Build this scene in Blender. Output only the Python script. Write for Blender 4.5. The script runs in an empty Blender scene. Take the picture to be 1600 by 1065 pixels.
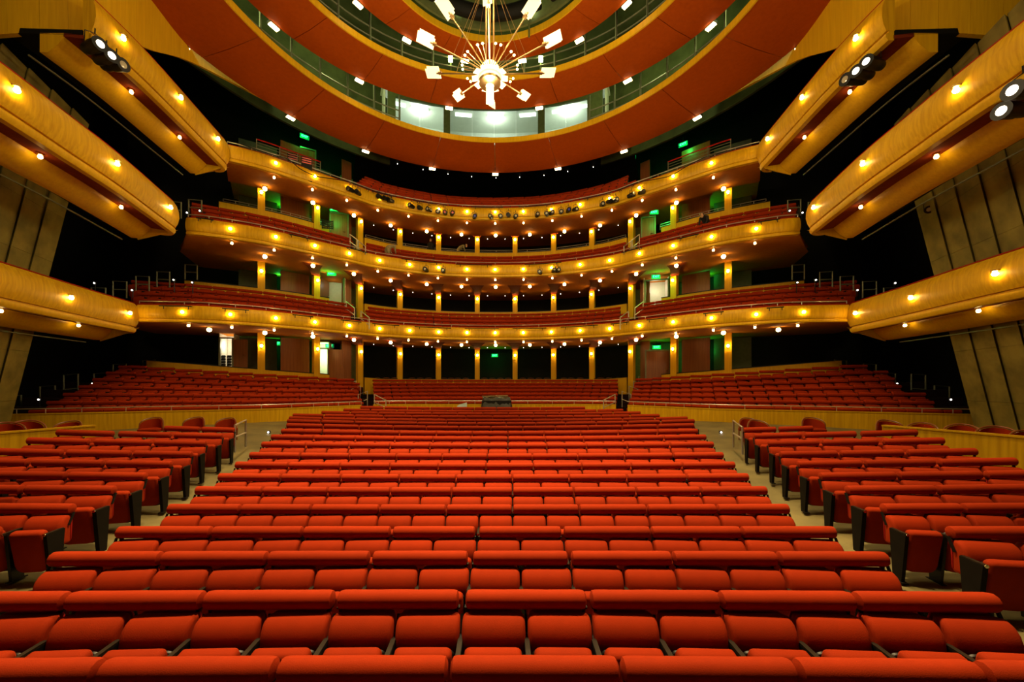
import bpy, bmesh, math, random
from mathutils import Vector, Matrix
random.seed(7)
PI = math.pi
scene = bpy.context.scene
COL = scene.collection

# ------------------------------------------------------------------ camera, world, exposure
EYE, CAMX = 2.85, 0.33
cam_d = bpy.data.cameras.new('camera')
cam_d.sensor_width = 36.0
cam_d.lens = 13.5
cam_d.shift_x = 0.01125
cam_d.shift_y = 0.0422
cam_d.clip_end = 200
cam = bpy.data.objects.new('camera', cam_d)
cam.location = (CAMX, 0, EYE)
cam.rotation_euler = (PI/2, 0, 0)
COL.objects.link(cam)
scene.camera = cam

w = bpy.data.worlds.new('world'); scene.world = w; w.use_nodes = True
w.node_tree.nodes['Background'].inputs[0].default_value = (1.0, 0.72, 0.40, 1)
w.node_tree.nodes['Background'].inputs[1].default_value = 0.012
scene.view_settings.view_transform = 'Standard'
scene.view_settings.look = 'None'
scene.view_settings.gamma = 1
scene.view_settings.use_curve_mapping = False
scene.view_settings.exposure = 0.0
scene.cycles.use_denoising = True
scene.cycles.max_bounces = 4
scene.cycles.use_adaptive_sampling = True
scene.cycles.adaptive_threshold = 0.03
scene.cycles.diffuse_bounces = 3
scene.cycles.glossy_bounces = 2
scene.cycles.sample_clamp_indirect = 4.0
scene.cycles.caustics_reflective = False
scene.cycles.caustics_refractive = False

WARM = (1.0, 0.70, 0.34)
def spot(name, loc, target, power, angle, col=WARM, size=0.3, blend=0.6):
    d = bpy.data.lights.new(name, 'SPOT'); d.energy = power; d.color = col
    d.spot_size = math.radians(angle); d.spot_blend = blend; d.shadow_soft_size = size
    o = bpy.data.objects.new(name, d); COL.objects.link(o); o.location = loc
    v = Vector(target) - Vector(loc); o.rotation_euler = v.to_track_quat('-Z', 'Y').to_euler()
    return o
def point(name, loc, power, col=WARM, size=0.2):
    d = bpy.data.lights.new(name, 'POINT'); d.energy = power; d.color = col; d.shadow_soft_size = size
    o = bpy.data.objects.new(name, d); COL.objects.link(o); o.location = loc
    return o
Z = lambda z: EYE + z          # heights are measured from eye level
# unseen house downlights below the ceiling rings, apart from the ring edge fittings
for x in (-4.6, 0.0, 4.6):
    spot('house_downlight', (x, 6.8, Z(12.6)), (x*1.05, 6.2, 0.4), 10500 if x == 0 else 6300, 58, WARM, 0.5)
for x in (-6.5, 0.0, 6.5):
    spot('house_downlight', (x, 11.0, Z(13.2)), (x*1.25, 14.0, 0.8), 3000, 74, WARM, 0.5)
# unseen fill spots added behind the viewer, lifting balcony fronts and bulkheads, not stalls
for x in (-6, 6):
    spot('front_fill_uplight', (x, -3.0, Z(7.5)), (x*1.4, 20, Z(11.5)), 2500, 84, (1.0, 0.72, 0.30), 0.8, 0.7)

# ------------------------------------------------------------------ materials
MATS = {}
def new_mat(name):
    m = bpy.data.materials.new(name); m.use_nodes = True; MATS[name] = m
    return m, m.node_tree.nodes, m.node_tree.links, m.node_tree.nodes['Principled BSDF']
def simple(name, col, rough=0.5, metal=0.0, spec=0.5, noise=0.0, nscale=6.0, bump=0.0, bscale=40.0):
    m, n, l, b = new_mat(name)
    b.inputs['Base Color'].default_value = (*col, 1); b.inputs['Roughness'].default_value = rough
    b.inputs['Metallic'].default_value = metal; b.inputs['Specular IOR Level'].default_value = spec
    tc = n.new('ShaderNodeTexCoord')
    if noise:
        t = n.new('ShaderNodeTexNoise'); t.inputs['Scale'].default_value = nscale; t.inputs['Detail'].default_value = 4
        l.new(tc.outputs['Object'], t.inputs['Vector'])
        r = n.new('ShaderNodeValToRGB')
        r.color_ramp.elements[0].position = 0.3; r.color_ramp.elements[1].position = 0.7
        r.color_ramp.elements[0].color = (*[c*(1-noise) for c in col], 1)
        r.color_ramp.elements[1].color = (*[min(1, c*(1+noise)) for c in col], 1)
        l.new(t.outputs['Fac'], r.inputs['Fac']); l.new(r.outputs['Color'], b.inputs['Base Color'])
    if bump:
        t2 = n.new('ShaderNodeTexNoise'); t2.inputs['Scale'].default_value = bscale; t2.inputs['Detail'].default_value = 3
        l.new(tc.outputs['Object'], t2.inputs['Vector'])
        bp = n.new('ShaderNodeBump'); bp.inputs['Strength'].default_value = bump; bp.inputs['Distance'].default_value = 0.02
        l.new(t2.outputs['Fac'], bp.inputs['Height']); l.new(bp.outputs['Normal'], b.inputs['Normal'])
    return m
def wood(name, col, dark, rough=0.38, sc=(2.2, 2.2, 0.12), figure=1.0, spec=0.5, coat=0.0):
    m, n, l, b = new_mat(name)
    tc = n.new('ShaderNodeTexCoord'); mp = n.new('ShaderNodeMapping'); mp.inputs['Scale'].default_value = sc
    l.new(tc.outputs['Object'], mp.inputs['Vector'])
    t = n.new('ShaderNodeTexNoise'); t.inputs['Scale'].default_value = 6; t.inputs['Detail'].default_value = 6; t.inputs['Distortion'].default_value = 0.4
    l.new(mp.outputs['Vector'], t.inputs['Vector'])
    r = n.new('ShaderNodeValToRGB')
    r.color_ramp.elements[0].position = 0.5-0.22/figure; r.color_ramp.elements[1].position = 0.5+0.22/figure
    r.color_ramp.elements[0].color = (*dark, 1); r.color_ramp.elements[1].color = (*col, 1)
    l.new(t.outputs['Fac'], r.inputs['Fac']); l.new(r.outputs['Color'], b.inputs['Base Color'])
    b.inputs['Roughness'].default_value = rough; b.inputs['Specular IOR Level'].default_value = spec
    b.inputs['Coat Weight'].default_value = coat; b.inputs['Coat Roughness'].default_value = 0.25
    return m
def emit(name, col, strength):
    m, n, l, b = new_mat(name)
    b.inputs['Base Color'].default_value = (*col, 1)
    b.inputs['Emission Color'].default_value = (*col, 1); b.inputs['Emission Strength'].default_value = strength
    return m
def fabric(name, col, sheen=0.25):
    m, n, l, b = new_mat(name)
    b.inputs['Base Color'].default_value = (*col, 1); b.inputs['Roughness'].default_value = 0.85
    b.inputs['Specular IOR Level'].default_value = 0.12
    b.inputs['Sheen Weight'].default_value = sheen; b.inputs['Sheen Roughness'].default_value = 0.45
    b.inputs['Sheen Tint'].default_value = (1.0, 0.16, 0.05, 1)
    tc = n.new('ShaderNodeTexCoord')
    t = n.new('ShaderNodeTexNoise'); t.inputs['Scale'].default_value = 9; t.inputs['Detail'].default_value = 5
    l.new(tc.outputs['Object'], t.inputs['Vector'])
    oi = n.new('ShaderNodeObjectInfo')
    mx = n.new('ShaderNodeMath'); mx.operation = 'MULTIPLY_ADD'; mx.inputs[1].default_value = 0.25; mx.inputs[2].default_value = 0.80
    l.new(t.outputs['Fac'], mx.inputs[0])
    m2 = n.new('ShaderNodeMath'); m2.operation = 'MULTIPLY_ADD'; m2.inputs[1].default_value = 0.16
    l.new(oi.outputs['Random'], m2.inputs[0]); l.new(mx.outputs[0], m2.inputs[2])
    v = n.new('ShaderNodeVectorMath'); v.operation = 'SCALE'; v.inputs[0].default_value = col
    l.new(m2.outputs[0], v.inputs['Scale']); l.new(v.outputs[0], b.inputs['Base Color'])
    t2 = n.new('ShaderNodeTexNoise'); t2.inputs['Scale'].default_value = 160
    l.new(tc.outputs['Object'], t2.inputs['Vector'])
    bp = n.new('ShaderNodeBump'); bp.inputs['Strength'].default_value = 0.15; bp.inputs['Distance'].default_value = 0.01
    l.new(t2.outputs['Fac'], bp.inputs['Height']); l.new(bp.outputs['Normal'], b.inputs['Normal'])
    return m
RED = fabric('red_fabric', (0.33, 0.0255, 0.0018), 0.05)
DRED = fabric('dark_red_leather', (0.36, 0.012, 0.008), 0.1)
GOLD = wood('honey_wood', (0.74, 0.43, 0.010), (0.63, 0.345, 0.008), 0.42, spec=0.15)
GOLDF = wood('figured_honey_wood', (0.77, 0.45, 0.010), (0.60, 0.315, 0.007), 0.42, figure=1.2, spec=0.15)
RINGW = wood('cherry_ring_wood', (0.40, 0.068, 0.0022), (0.34, 0.053, 0.002), 0.6, (1.2, 1.2, 1.2), spec=0.1)
SOFF = wood('soffit_wood', (0.52, 0.17, 0.012), (0.44, 0.135, 0.009), 0.85, (1, 1, 1), spec=0.08)
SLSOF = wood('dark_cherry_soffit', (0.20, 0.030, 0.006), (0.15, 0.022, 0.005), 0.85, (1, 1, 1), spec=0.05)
DARKW = wood('dark_door_wood', (0.30, 0.095, 0.022), (0.22, 0.06, 0.014), 0.4)
BLACK = simple('black_paint', (0.004, 0.004, 0.0035), 0.7, spec=0.2, noise=0.3)
CARPET = simple('dark_carpet', (0.02, 0.008, 0.006), 0.95, spec=0.1, noise=0.3, nscale=30)
IRON = simple('black_iron', (0.006, 0.0055, 0.005), 0.45, spec=0.35, noise=0.2)
CONC = simple('concrete_floor', (0.165, 0.138, 0.048), 0.62, noise=0.28, nscale=1.6, bump=0.1, bscale=25)
STONE = simple('stone', (0.23, 0.18, 0.035), 0.8, noise=0.35, nscale=1.7, bump=0.25, bscale=6)
ATTIC = simple('attic_green', (0.055, 0.066, 0.022), 0.7, spec=0.2, noise=0.3, nscale=1.5)
GREENP = simple('green_grey_paint', (0.11, 0.13, 0.042), 0.6, noise=0.15)
STEEL = simple('brushed_steel', (0.62, 0.56, 0.46), 0.38, metal=0.7, noise=0.05)
DSTEEL = simple('dull_steel', (0.20, 0.20, 0.12), 0.5, metal=0.4, noise=0.1)
BRASS = simple('brass', (0.75, 0.50, 0.22), 0.28, metal=1.0, noise=0.05)
CHROME = simple('chrome', (0.8, 0.78, 0.72), 0.15, metal=1.0, noise=0.02)
ARMP = simple('dark_arm_wood', (0.018, 0.012, 0.006), 0.5, spec=0.2, noise=0.3, nscale=12)
TARP = simple('dark_tarp', (0.035, 0.032, 0.016), 0.35, noise=0.3, nscale=5, bump=0.8, bscale=5)
WHITEM = simple('white_paint', (0.75, 0.72, 0.62), 0.6, noise=0.05)
GREYCL = simple('khaki_cloth', (0.30, 0.24, 0.11), 0.9, noise=0.2)
DARKCL = simple('black_cloth', (0.012, 0.010, 0.010), 0.9, noise=0.2)
SKIN = simple('skin', (0.55, 0.30, 0.17), 0.5, noise=0.1)
LENS = simple('lamp_lens', (0.55, 0.50, 0.36), 0.08, spec=1.0, noise=0.15, nscale=20)
LENSP = simple('pink_gel', (0.75, 0.16, 0.16), 0.3, noise=0.1)
LENSB = simple('blue_gel', (0.06, 0.06, 0.55), 0.3, noise=0.1)
BULB = emit('warm_bulb', (1.0, 0.64, 0.18), 105.0)
DOWNL = emit('warm_downlight', (1.0, 0.68, 0.22), 40.0)
RINGL = emit('ring_fitting_light', (1.0, 0.74, 0.30), 22.0)
STAR = emit('small_white_light', (1.0, 0.90, 0.80), 7.0)
CHGL = emit('chandelier_glass', (1.0, 0.86, 0.50), 0.85)
CHHOT = emit('chandelier_core', (1.0, 0.88, 0.55), 1.6)
WORKL = emit('green_white_work_light', (0.80, 1.0, 0.35), 25.0)
GREENL = emit('exit_green', (0.05, 1.0, 0.32), 5.0)
GREENB = emit('exit_face', (0.0, 0.30, 0.08), 0.5)
SPOTL = emit('lit_lens', (1.0, 0.90, 0.74), 5.0)
BOOTHW = simple('booth_wall', (0.70, 0.74, 0.66), 0.7, noise=0.05)
BOOTHL = emit('booth_tube_light', (0.92, 1.0, 0.92), 3.0)
def glassmat():
    m, n, l, b = new_mat('booth_glass')
    out = n['Material Output']; n.remove(b)
    tr = n.new('ShaderNodeBsdfTransparent'); tr.inputs[0].default_value = (0.92, 0.96, 0.92, 1)
    gl = n.new('ShaderNodeBsdfGlossy'); gl.inputs['Roughness'].default_value = 0.03
    mx = n.new('ShaderNodeMixShader'); mx.inputs[0].default_value = 0.10
    l.new(tr.outputs[0], mx.inputs[1]); l.new(gl.outputs[0], mx.inputs[2]); l.new(mx.outputs[0], out.inputs[0])
    return m
GLASS = glassmat()

# ------------------------------------------------------------------ mesh helpers
class MB:
    def __init__(s): s.v = []; s.f = []; s.m = []; s.mi = 0
    def add(s, vs, fs, M=None):
        o = len(s.v)
        s.v += [tuple(M @ Vector(p)) for p in vs] if M is not None else [tuple(p) for p in vs]
        s.f += [tuple(i+o for i in f) for f in fs]; s.m += [s.mi]*len(fs)
        return s
    def box(s, x0, x1, y0, y1, z0, z1, M=None):
        vs = [(x, y, z) for z in (z0, z1) for y in (y0, y1) for x in (x0, x1)]
        return s.add(vs, [(0, 2, 3, 1), (4, 5, 7, 6), (0, 1, 5, 4), (2, 6, 7, 3), (0, 4, 6, 2), (1, 3, 7, 5)], M)
    def tube(s, pts, r, n=6, M=None, caps=True):
        pts = [Vector(p) for p in pts]; vs = []; k = len(pts); up = None
        rr = r if isinstance(r, (list, tuple)) else [r]*k
        for i, p in enumerate(pts):
            t = (pts[min(i+1, k-1)] - pts[max(i-1, 0)])
            if t.length < 1e-9: t = Vector((0, 0, 1))
            t.normalize()
            if up is None: up = Vector((0, 0, 1)) if abs(t.z) < 0.9 else Vector((0, 1, 0))
            a = t.cross(up)
            if a.length < 1e-6: a = t.cross(Vector((1, 0, 0)))
            a.normalize(); b = a.cross(t); up = b if abs(t.z) > 0.9 else up
            for j in range(n):
                q = 2*PI*j/n
                vs.append(p + (a*math.cos(q) + b*math.sin(q))*rr[i])
        fs = [(i*n+j, i*n+(j+1) % n, (i+1)*n+(j+1) % n, (i+1)*n+j) for i in range(k-1) for j in range(n)]
        if caps: fs += [tuple(reversed(range(n))), tuple(range((k-1)*n, k*n))]
        return s.add(vs, fs, M)
    def lathe(s, prof, n=12, M=None):            # prof [(r, z)]
        vs = [(r*math.cos(2*PI*j/n), r*math.sin(2*PI*j/n), z) for r, z in prof for j in range(n)]
        k = len(prof)
        fs = [(i*n+j, i*n+(j+1) % n, (i+1)*n+(j+1) % n, (i+1)*n+j) for i in range(k-1) for j in range(n)]
        if prof[0][0] > 1e-6: fs.append(tuple(reversed(range(n))))
        if prof[-1][0] > 1e-6: fs.append(tuple(range((k-1)*n, k*n)))
        return s.add(vs, fs, M)
    def sweep(s, path, prof, closed=True, inward=None, loop=False):
        # path: [(x, y, dz)] in plan; prof: [(n, z)], n measured to the left of travel
        k = len(path); m = len(prof); vs = []
        for i in range(k):
            if loop: a, b = path[(i-1) % k], path[(i+1) % k]
            else: a, b = path[max(i-1, 0)], path[min(i+1, k-1)]
            t = Vector((b[0]-a[0], b[1]-a[1], 0)); t.normalize(); nn = Vector((-t.y, t.x, 0))
            dz = path[i][2] if len(path[i]) > 2 else 0
            for (u, z) in prof: vs.append((path[i][0]+nn.x*u, path[i][1]+nn.y*u, z+dz))
        fs = []
        for i in range(k if loop else k-1):
            i2 = (i+1) % k
            for j in range(m if closed else m-1):
                j2 = (j+1) % m
                fs.append((i*m+j, i2*m+j, i2*m+j2, i*m+j2))
        if closed and not loop: fs += [tuple(range(m)), tuple(reversed(range((k-1)*m, k*m)))]
        return s.add(vs, fs)
    def slab(s, w, h, t, r, bev, seg=3, M=None, dome=0.0, rb=None):
        # upright rounded slab centred on x, base at z=0, front face towards -y
        def outline(ins):
            pts = []; rb_ = r if rb is None else rb
            for (cx, cz, a0, rad) in ((w/2, h, 0, r), (-w/2, h, 90, r), (-w/2, 0, 180, rb_), (w/2, 0, 270, rb_)):
                ox = cx - math.copysign(rad, cx); oz = cz - rad if cz > 0 else cz + rad
                for q in range(seg+1):
                    a = math.radians(a0 + 90*q/seg); rr = max(rad - ins, 0.0)
                    px = ox + rr*math.cos(a); pz = oz + rr*math.sin(a)
                    if rad < ins:
                        px = cx - math.copysign(ins, cx); pz = cz - ins if cz > 0 else cz + ins
                    pts.append((px, pz))
            return pts
        rings = [(bev*0.6, t/2), (0, t/2-bev*0.6), (0, -t/2+bev), (bev*0.35, -t/2+bev*0.3), (bev, -t/2)]
        if dome: rings.append((min(w, h)*0.33, -t/2-dome))
        vs = []; n = 4*(seg+1)
        for ins, y in rings: vs += [(px, y, pz) for px, pz in outline(ins)]
        fs = [(i*n+j, i*n+(j+1) % n, (i+1)*n+(j+1) % n, (i+1)*n+j) for i in range(len(rings)-1) for j in range(n)]
        fs += [tuple(range(n)), tuple(reversed(range((len(rings)-1)*n, len(rings)*n)))]
        return s.add(vs, fs, M)
    def pillow(s, prof, w, bev=0.05, M=None):        # (y, z) profile extruded along x with soft ends
        cy = sum(p[0] for p in prof)/len(prof); cz = sum(p[1] for p in prof)/len(prof); n = len(prof); vs = []
        st = [(-w/2, bev*1.1), (-w/2+bev*.12, bev*.55), (-w/2+bev*.5, bev*.14), (-w/2+bev, 0), (w/2-bev, 0), (w/2-bev*.5, bev*.14), (w/2-bev*.12, bev*.55), (w/2, bev*1.1)]
        for x, ins in st:
            for (y, z) in prof:
                d = Vector((y-cy, z-cz)); L = d.length; f = max(L-ins, 0)/L
                vs.append((x, cy+d.x*f, cz+d.y*f))
        fs = [(i*n+j, i*n+(j+1) % n, (i+1)*n+(j+1) % n, (i+1)*n+j) for i in range(7) for j in range(n)]
        fs += [tuple(range(n)), tuple(range(7*n, 8*n))]
        return s.add(vs, fs, M)
    def mesh(s, name, mats, smooth=True, angle=40):
        me = bpy.data.meshes.new(name); me.from_pydata(s.v, [], s.f)
        for m in (mats if isinstance(mats, (list, tuple)) else [mats]): me.materials.append(m)
        if len(set(s.m)) > 1: me.polygons.foreach_set('material_index', s.m)
        bm = bmesh.new(); bm.from_mesh(me); bmesh.ops.recalc_face_normals(bm, faces=bm.faces); bm.to_mesh(me); bm.free()
        if smooth:
            me.polygons.foreach_set('use_smooth', [True]*len(me.polygons))
            me.set_sharp_from_angle(angle=math.radians(angle))
        me.update()
        return me
    def build(s, name, mats, parent=None, smooth=True, angle=40):
        return put(name, s.mesh(name, mats, smooth, angle), parent)
def put(name, me, parent=None, loc=None, rz=0, M=None):
    o = bpy.data.objects.new(name, me); COL.objects.link(o)
    if parent is not None: o.parent = parent
    if M is not None: o.matrix_basis = M
    elif loc is not None: o.location = loc; o.rotation_euler = (0, 0, rz)
    return o
def empty(name, loc=(0, 0, 0), rz=0, parent=None):
    o = put(name, None, parent, loc, rz); o.empty_display_size = 0.1
    return o
def tag(o, label=None, cat=None, group=None, kind=None):
    if label: o['label'] = label
    if cat: o['category'] = cat
    if group: o['group'] = group
    if kind: o['kind'] = kind
    return o
def at(px, py, Y):
    return Vector((CAMX + (px-782)/600*Y, Y, EYE + (600-py)/600*Y))
def T(x, y, z): return Matrix.Translation((x, y, z))
def RX(a): return Matrix.Rotation(a, 4, 'X')
def RY(a): return Matrix.Rotation(a, 4, 'Y')
def RZ(a): return Matrix.Rotation(a, 4, 'Z')
ORD = ['', 'first', 'second', 'third', 'fourth', 'fifth', 'sixth', 'seventh', 'eighth', 'ninth', 'tenth', 'eleventh', 'twelfth', 'thirteenth', 'fourteenth',
       'fifteenth', 'sixteenth', 'seventeenth', 'eighteenth', 'nineteenth', 'twentieth', 'twenty-first', 'twenty-second', 'twenty-third', 'twenty-fourth',
       'twenty-fifth', 'twenty-sixth', 'twenty-seventh', 'twenty-eighth', 'twenty-ninth', 'thirtieth', 'thirty-first', 'thirty-second', 'thirty-third', 'thirty-fourth']
def cr(P, u):                                   # Catmull-Rom at u in index units
    i = int(min(max(math.floor(u), 0), len(P)-2)); t = u-i
    p = [P[max(i-1, 0)], P[i], P[i+1], P[min(i+2, len(P)-1)]]
    if i == 0: p[0] = tuple(2*a-b for a, b in zip(P[0], P[1]))
    return tuple(0.5*((2*b)+(-a+c)*t+(2*a-5*b+4*c-d)*t*t+(-a+3*b-3*c+d)*t**3) for a, b, c, d in zip(*p))
def half(P, u):                                 # u signed: negative = left
    a = abs(u)
    if a < 1:                                   # mirror at the centre line
        q = [(-P[1][0], P[1][1])] + list(P); x, y = cr(q, a+1)
    else: x, y = cr(P, a)
    return (x if u >= 0 else -x, y)

# ------------------------------------------------------------------ the room shell
HS = [1.756, 1.78, 1.83, 1.89, 1.88, 1.85, 1.83, 1.78, 1.73, 1.61, 1.55, 1.5, 1.43, 1.39, 1.35, 1.285, 1.23, 1.18, 1.107]
YR = [2.45] + [3.3+.9*i for i in range(18)]
def rowR(i): return max(26.0, 50-3*(i-2))
def h_of(y0):
    if y0 <= YR[0]: return HS[0]
    for a in range(len(YR)-1):
        if y0 <= YR[a+1]:
            t = (y0-YR[a])/(YR[a+1]-YR[a]); return HS[a]*(1-t)+HS[a+1]*t
    return max(HS[-1]-0.055*(y0-YR[-1])/0.9, 0.85)
def floor_z(x, y):
    y0 = y; xc = min(abs(x), 10.6)
    for _ in range(4):
        i = (y0-3.3)/0.9+2; y0 = y + xc*xc/(2*rowR(i))
    return EYE-1.0-h_of(y0)+0.0042*xc*xc*(1-0.35*min(max((y0-14.0)/2.0, 0), 1))
def row_y(i, x): return YR[i-1]-x*x/(2*rowR(i))

m = MB(); nx, ny = 56, 56
for j in range(ny+1):
    for i in range(nx+1):
        x = -21+42*i/nx; y = 0.9+(23.6-0.9)*j/ny
        m.v.append((x, y, floor_z(x, y)-0.004))
for j in range(ny):
    for i in range(nx): m.f.append((j*(nx+1)+i, j*(nx+1)+i+1, (j+1)*(nx+1)+i+1, (j+1)*(nx+1)+i)); m.m.append(0)
fl = m.build('floor', CONC); tag(fl, 'raked bare concrete floor under the red stalls seats', 'floor', kind='structure')
m = MB(); m.box(-16, 16, -9, 0.9, 0.95, 1.25); tag(m.build('floor_stage', BLACK, smooth=False), 'black stage floor', 'floor', kind='structure')
m = MB(); m.box(-26, -25.8, -9, 40, -2, Z(21)); tag(m.build('wall_left', BLACK, smooth=False), 'black side wall behind the boxes on the left', 'wall', kind='structure')
m = MB(); m.box(25.8, 26, -9, 40, -2, Z(21)); tag(m.build('wall_right', BLACK, smooth=False), 'black side wall behind the boxes on the right', 'wall', kind='structure')
m = MB(); m.box(-26, 26, -9, 40, Z(21), Z(21.2)); tag(m.build('ceiling', BLACK, smooth=False), 'black ceiling high above the wooden rings', 'ceiling', kind='structure')

# plan curves of the house, right half: balcony front, column line, parterre wall
FC = [(0, 24), (3.3, 23.65), (6.45, 22.35), (7.85, 21.15), (9.1, 20.05), (10.2, 19.05), (11.25, 18.2), (12.57, 17.5), (13.5, 17.2), (15.7, 17.0), (17.6, 17.0)]
CC = [(0, 29.5), (3.9, 29.1), (7.2, 27.8), (9.0, 26.4), (10.8, 24.6), (12.2, 23.2), (13.5, 22.2), (15.2, 21.2), (16.5, 20.5), (19, 19.6), (21, 19.3)]
WC = [(0, 21.9), (3.3, 21.9), (5.8, 21.8), (7.0, 21.3), (8.0, 20.3), (8.9, 19.4), (10.6, 17.7), (14, 16.4), (16.8, 15.2), (18.6, 14.5), (20.5, 13.8)]
def mixc(A, B, t): return [(a[0]*(1-t)+b[0]*t, a[1]*(1-t)+b[1]*t) for a, b in zip(A, B)]
def path(P, u0, u1, n):                         # from u0 to u1
    return [half(P, u0+(u1-u0)*i/n) for i in range(n+1)]
def offset(P, d):
    out = []
    for i in range(len(P)):
        a, b = P[max(i-1, 0)], P[min(i+1, len(P)-1)]
        if i == 0: a = (-P[1][0], P[1][1])
        t = Vector((b[0]-a[0], b[1]-a[1])); t.normalize()
        out.append((P[i][0]-t.y*d, P[i][1]+t.x*d))
    return out
BACK = offset(CC, 3.2)
m = MB(); m.sweep(path(BACK, 10, -10, 60), [(0, -2), (0, Z(21)), (-0.2, Z(21)), (-0.2, -2)])
tag(m.build('wall_back', BLACK), 'black curved back wall behind the columns', 'wall', kind='structure')

# ------------------------------------------------------------------ stalls seats
def seat_meshes(wd):
    q = {}
    m = MB(); m.pillow([(-.165, .44), (-.19, .52), (-.195, .62), (-.185, .71), (-.155, .78), (-.110, .825), (-.06, .845), (-.015, .835), (-.005, .79), (-.02, .44)], wd-0.022, 0.045)
    q['back_cushion'] = m.mesh('back_cushion', RED)
    m = MB(); m.slab(wd-0.10, 0.60, 0.11, 0.05, 0.04, 3, T(0, -0.24, 0.14) @ RX(math.radians(10)), rb=0.12)
    q['seat_cushion'] = m.mesh('seat_cushion', RED)
    m = MB(); m.slab(wd-0.07, 0.57, 0.03, 0.05, 0.008, 3, T(0, -0.165, 0.115) @ RX(math.radians(10)), rb=0.13)
    q['seat_shell'] = m.mesh('seat_shell', IRON)
    m = MB(); m.slab(wd-0.05, 0.40, 0.02, 0.05, 0.006, 2, T(0, 0.0, 0.44) @ RX(math.radians(-3)))
    q['back_shell'] = m.mesh('back_shell', DRED)
    m = MB(); m.box(-0.019, 0.019, -0.40, -0.15, 0.670, 0.700); m.mi = 1
    m.lathe([(0, 0), (0.02, 0.002), (0.02, 0.012), (0, 0.014)], 8, T(0, -0.40, 0.685) @ RX(PI/2))
    q['armrest'] = m.mesh('armrest', [ARMP, CHROME], angle=30)
    m = MB()
    m.add([(-.02, -.36, .685), (.02, -.36, .685), (-.02, -.06, .685), (.02, -.06, .685), (-.02, -.29, .0), (.02, -.29, .0), (-.02, -.14, .0), (.02, -.14, .0)],
          [(0, 1, 3, 2), (4, 6, 7, 5), (0, 4, 5, 1), (2, 3, 7, 6), (0, 2, 6, 4), (1, 5, 7, 3)])
    m.box(-.035, .035, -.33, -.10, 0, .015); m.box(-.035, .035, -.31, -.255, .36, .44)
    m.tube([(0, -.07, .69), (0, .015, .80)], .013, 5)
    q['standard'] = m.mesh('standard', IRON, smooth=False)
    m = MB()                                     # solid end panel towards the aisle
    m.add([(-.025, -.40, .69), (.025, -.40, .69), (-.025, -.14, .69), (.025, -.14, .69), (-.025, -.33, .0), (.025, -.33, .0), (-.025, -.20, .0), (.025, -.20, .0)],
          [(0, 1, 3, 2), (4, 6, 7, 5), (0, 4, 5, 1), (2, 3, 7, 6), (0, 2, 6, 4), (1, 5, 7, 3)])
    m.box(-.045, .045, -.37, -.30, 0, .02); m.tube([(0, -.06, .70), (0, .02, .86)], .016, 5)
    q['end_panel'] = m.mesh('end_panel', simple('end_panel_black', (0.008, 0.006, 0.004), 0.7, spec=0.12, noise=0.2), smooth=False)
    return q
SW = 0.548
SEATQ = seat_meshes(SW)
def rail_mesh(L, n=10):
    m = MB(); prof = [(0.0, -L/2), (.045, -L/2+.004), (.070, -L/2+.018), (.075, -L/2+.045), (.076, -L/2+.10), (.075, -L*.18), (.077, 0), (.075, L*.18), (.076, L/2-.10), (.075, L/2-.045), (.070, L/2-.018), (.045, L/2-.004), (0.0, L/2)]
    m.lathe([(max(r, .001), z) for r, z in prof], n, RY(PI/2)); return m.mesh('padding', RED)
def post_mesh():
    m = MB(); m.box(-.014, .014, -.012, .02, -.16, -.06); m.box(-.03, .03, -.02, .025, -.075, -.06); return m.mesh('bracket', IRON, smooth=False)
POSTM = post_mesh(); RAILM = {}
def low_seat(mb, M, wd=0.55, roll=True):
    mb.mi = 0
    mb.slab(wd-0.045, 0.35, 0.11, 0.05, 0.04, 1, M @ T(0, -0.075, 0.46) @ RX(math.radians(-7)))
    mb.slab(wd-0.10, 0.58, 0.10, 0.05, 0.03, 1, M @ T(0, -0.24, 0.14) @ RX(math.radians(10)))
    mb.mi = 1
    mb.box(wd/2-.02, wd/2+.02, -.40, -.05, 0.0, .70, M)
    mb.mi = 0

rows = {}                                        # block rows: (block, row) -> list of x-centres
HALFC = {1: (4.38, 4.38), 2: (4.38, 4.38), 3: (4.38, 4.38), 4: (4.55, 4.59), 5: (4.66, 4.66), 6: (4.92, 4.92), 7: (5.15, 5.15), 8: (5.39, 5.39), 9: (5.62, 5.62), 10: (5.83, 5.83),
         11: (6.09, 6.09), 12: (6.30, 6.30), 13: (6.60, 6.60), 14: (7.02, 7.02), 15: (7.4, 7.2), 16: (7.7, 6.61), 17: (7.09, 6.22), 18: (6.6, 5.81), 19: (6.22, 4.37)}
SIDE = {4: (5.84, 9.6), 5: (5.88, 9.8), 6: (6.10, 9.9), 7: (6.33, 10.0), 8: (6.53, 10.0), 9: (6.73, 10.13), 10: (6.97, 10.23), 11: (7.18, 10.5), 12: (7.43, 9.1)}
allseats = []; allrails = []
for i, (a, b) in HALFC.items():
    n = 2*max(1, round((a+b)/(2*SW))); wd = (a+b)/n
    for k in range(n): allseats.append(('centre', i, k+1, -a+wd*(k+.5), wd, 'L' if k == 0 else ('R' if k == n-1 else ''), n))
    for k in range(n//2): allrails.append(('centre', i, k+1, -a+wd*(2*k+1), 2*wd))
for sgn, nm in ((-1, 'left'), (1, 'right')):
    for i, (a, b) in SIDE.items():
        n = 2*max(1, round((b-a)/(2*SW))); wd = (b-a)/n
        for k in range(n): allseats.append((nm, i, k+1, sgn*(a+wd*(k+.5)), wd, ('L' if sgn > 0 else 'R') if k == 0 else '', n))
        for k in range(n//2): allrails.append((nm, i, k+1, sgn*(a+wd*(2*k+1)), 2*wd))
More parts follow.
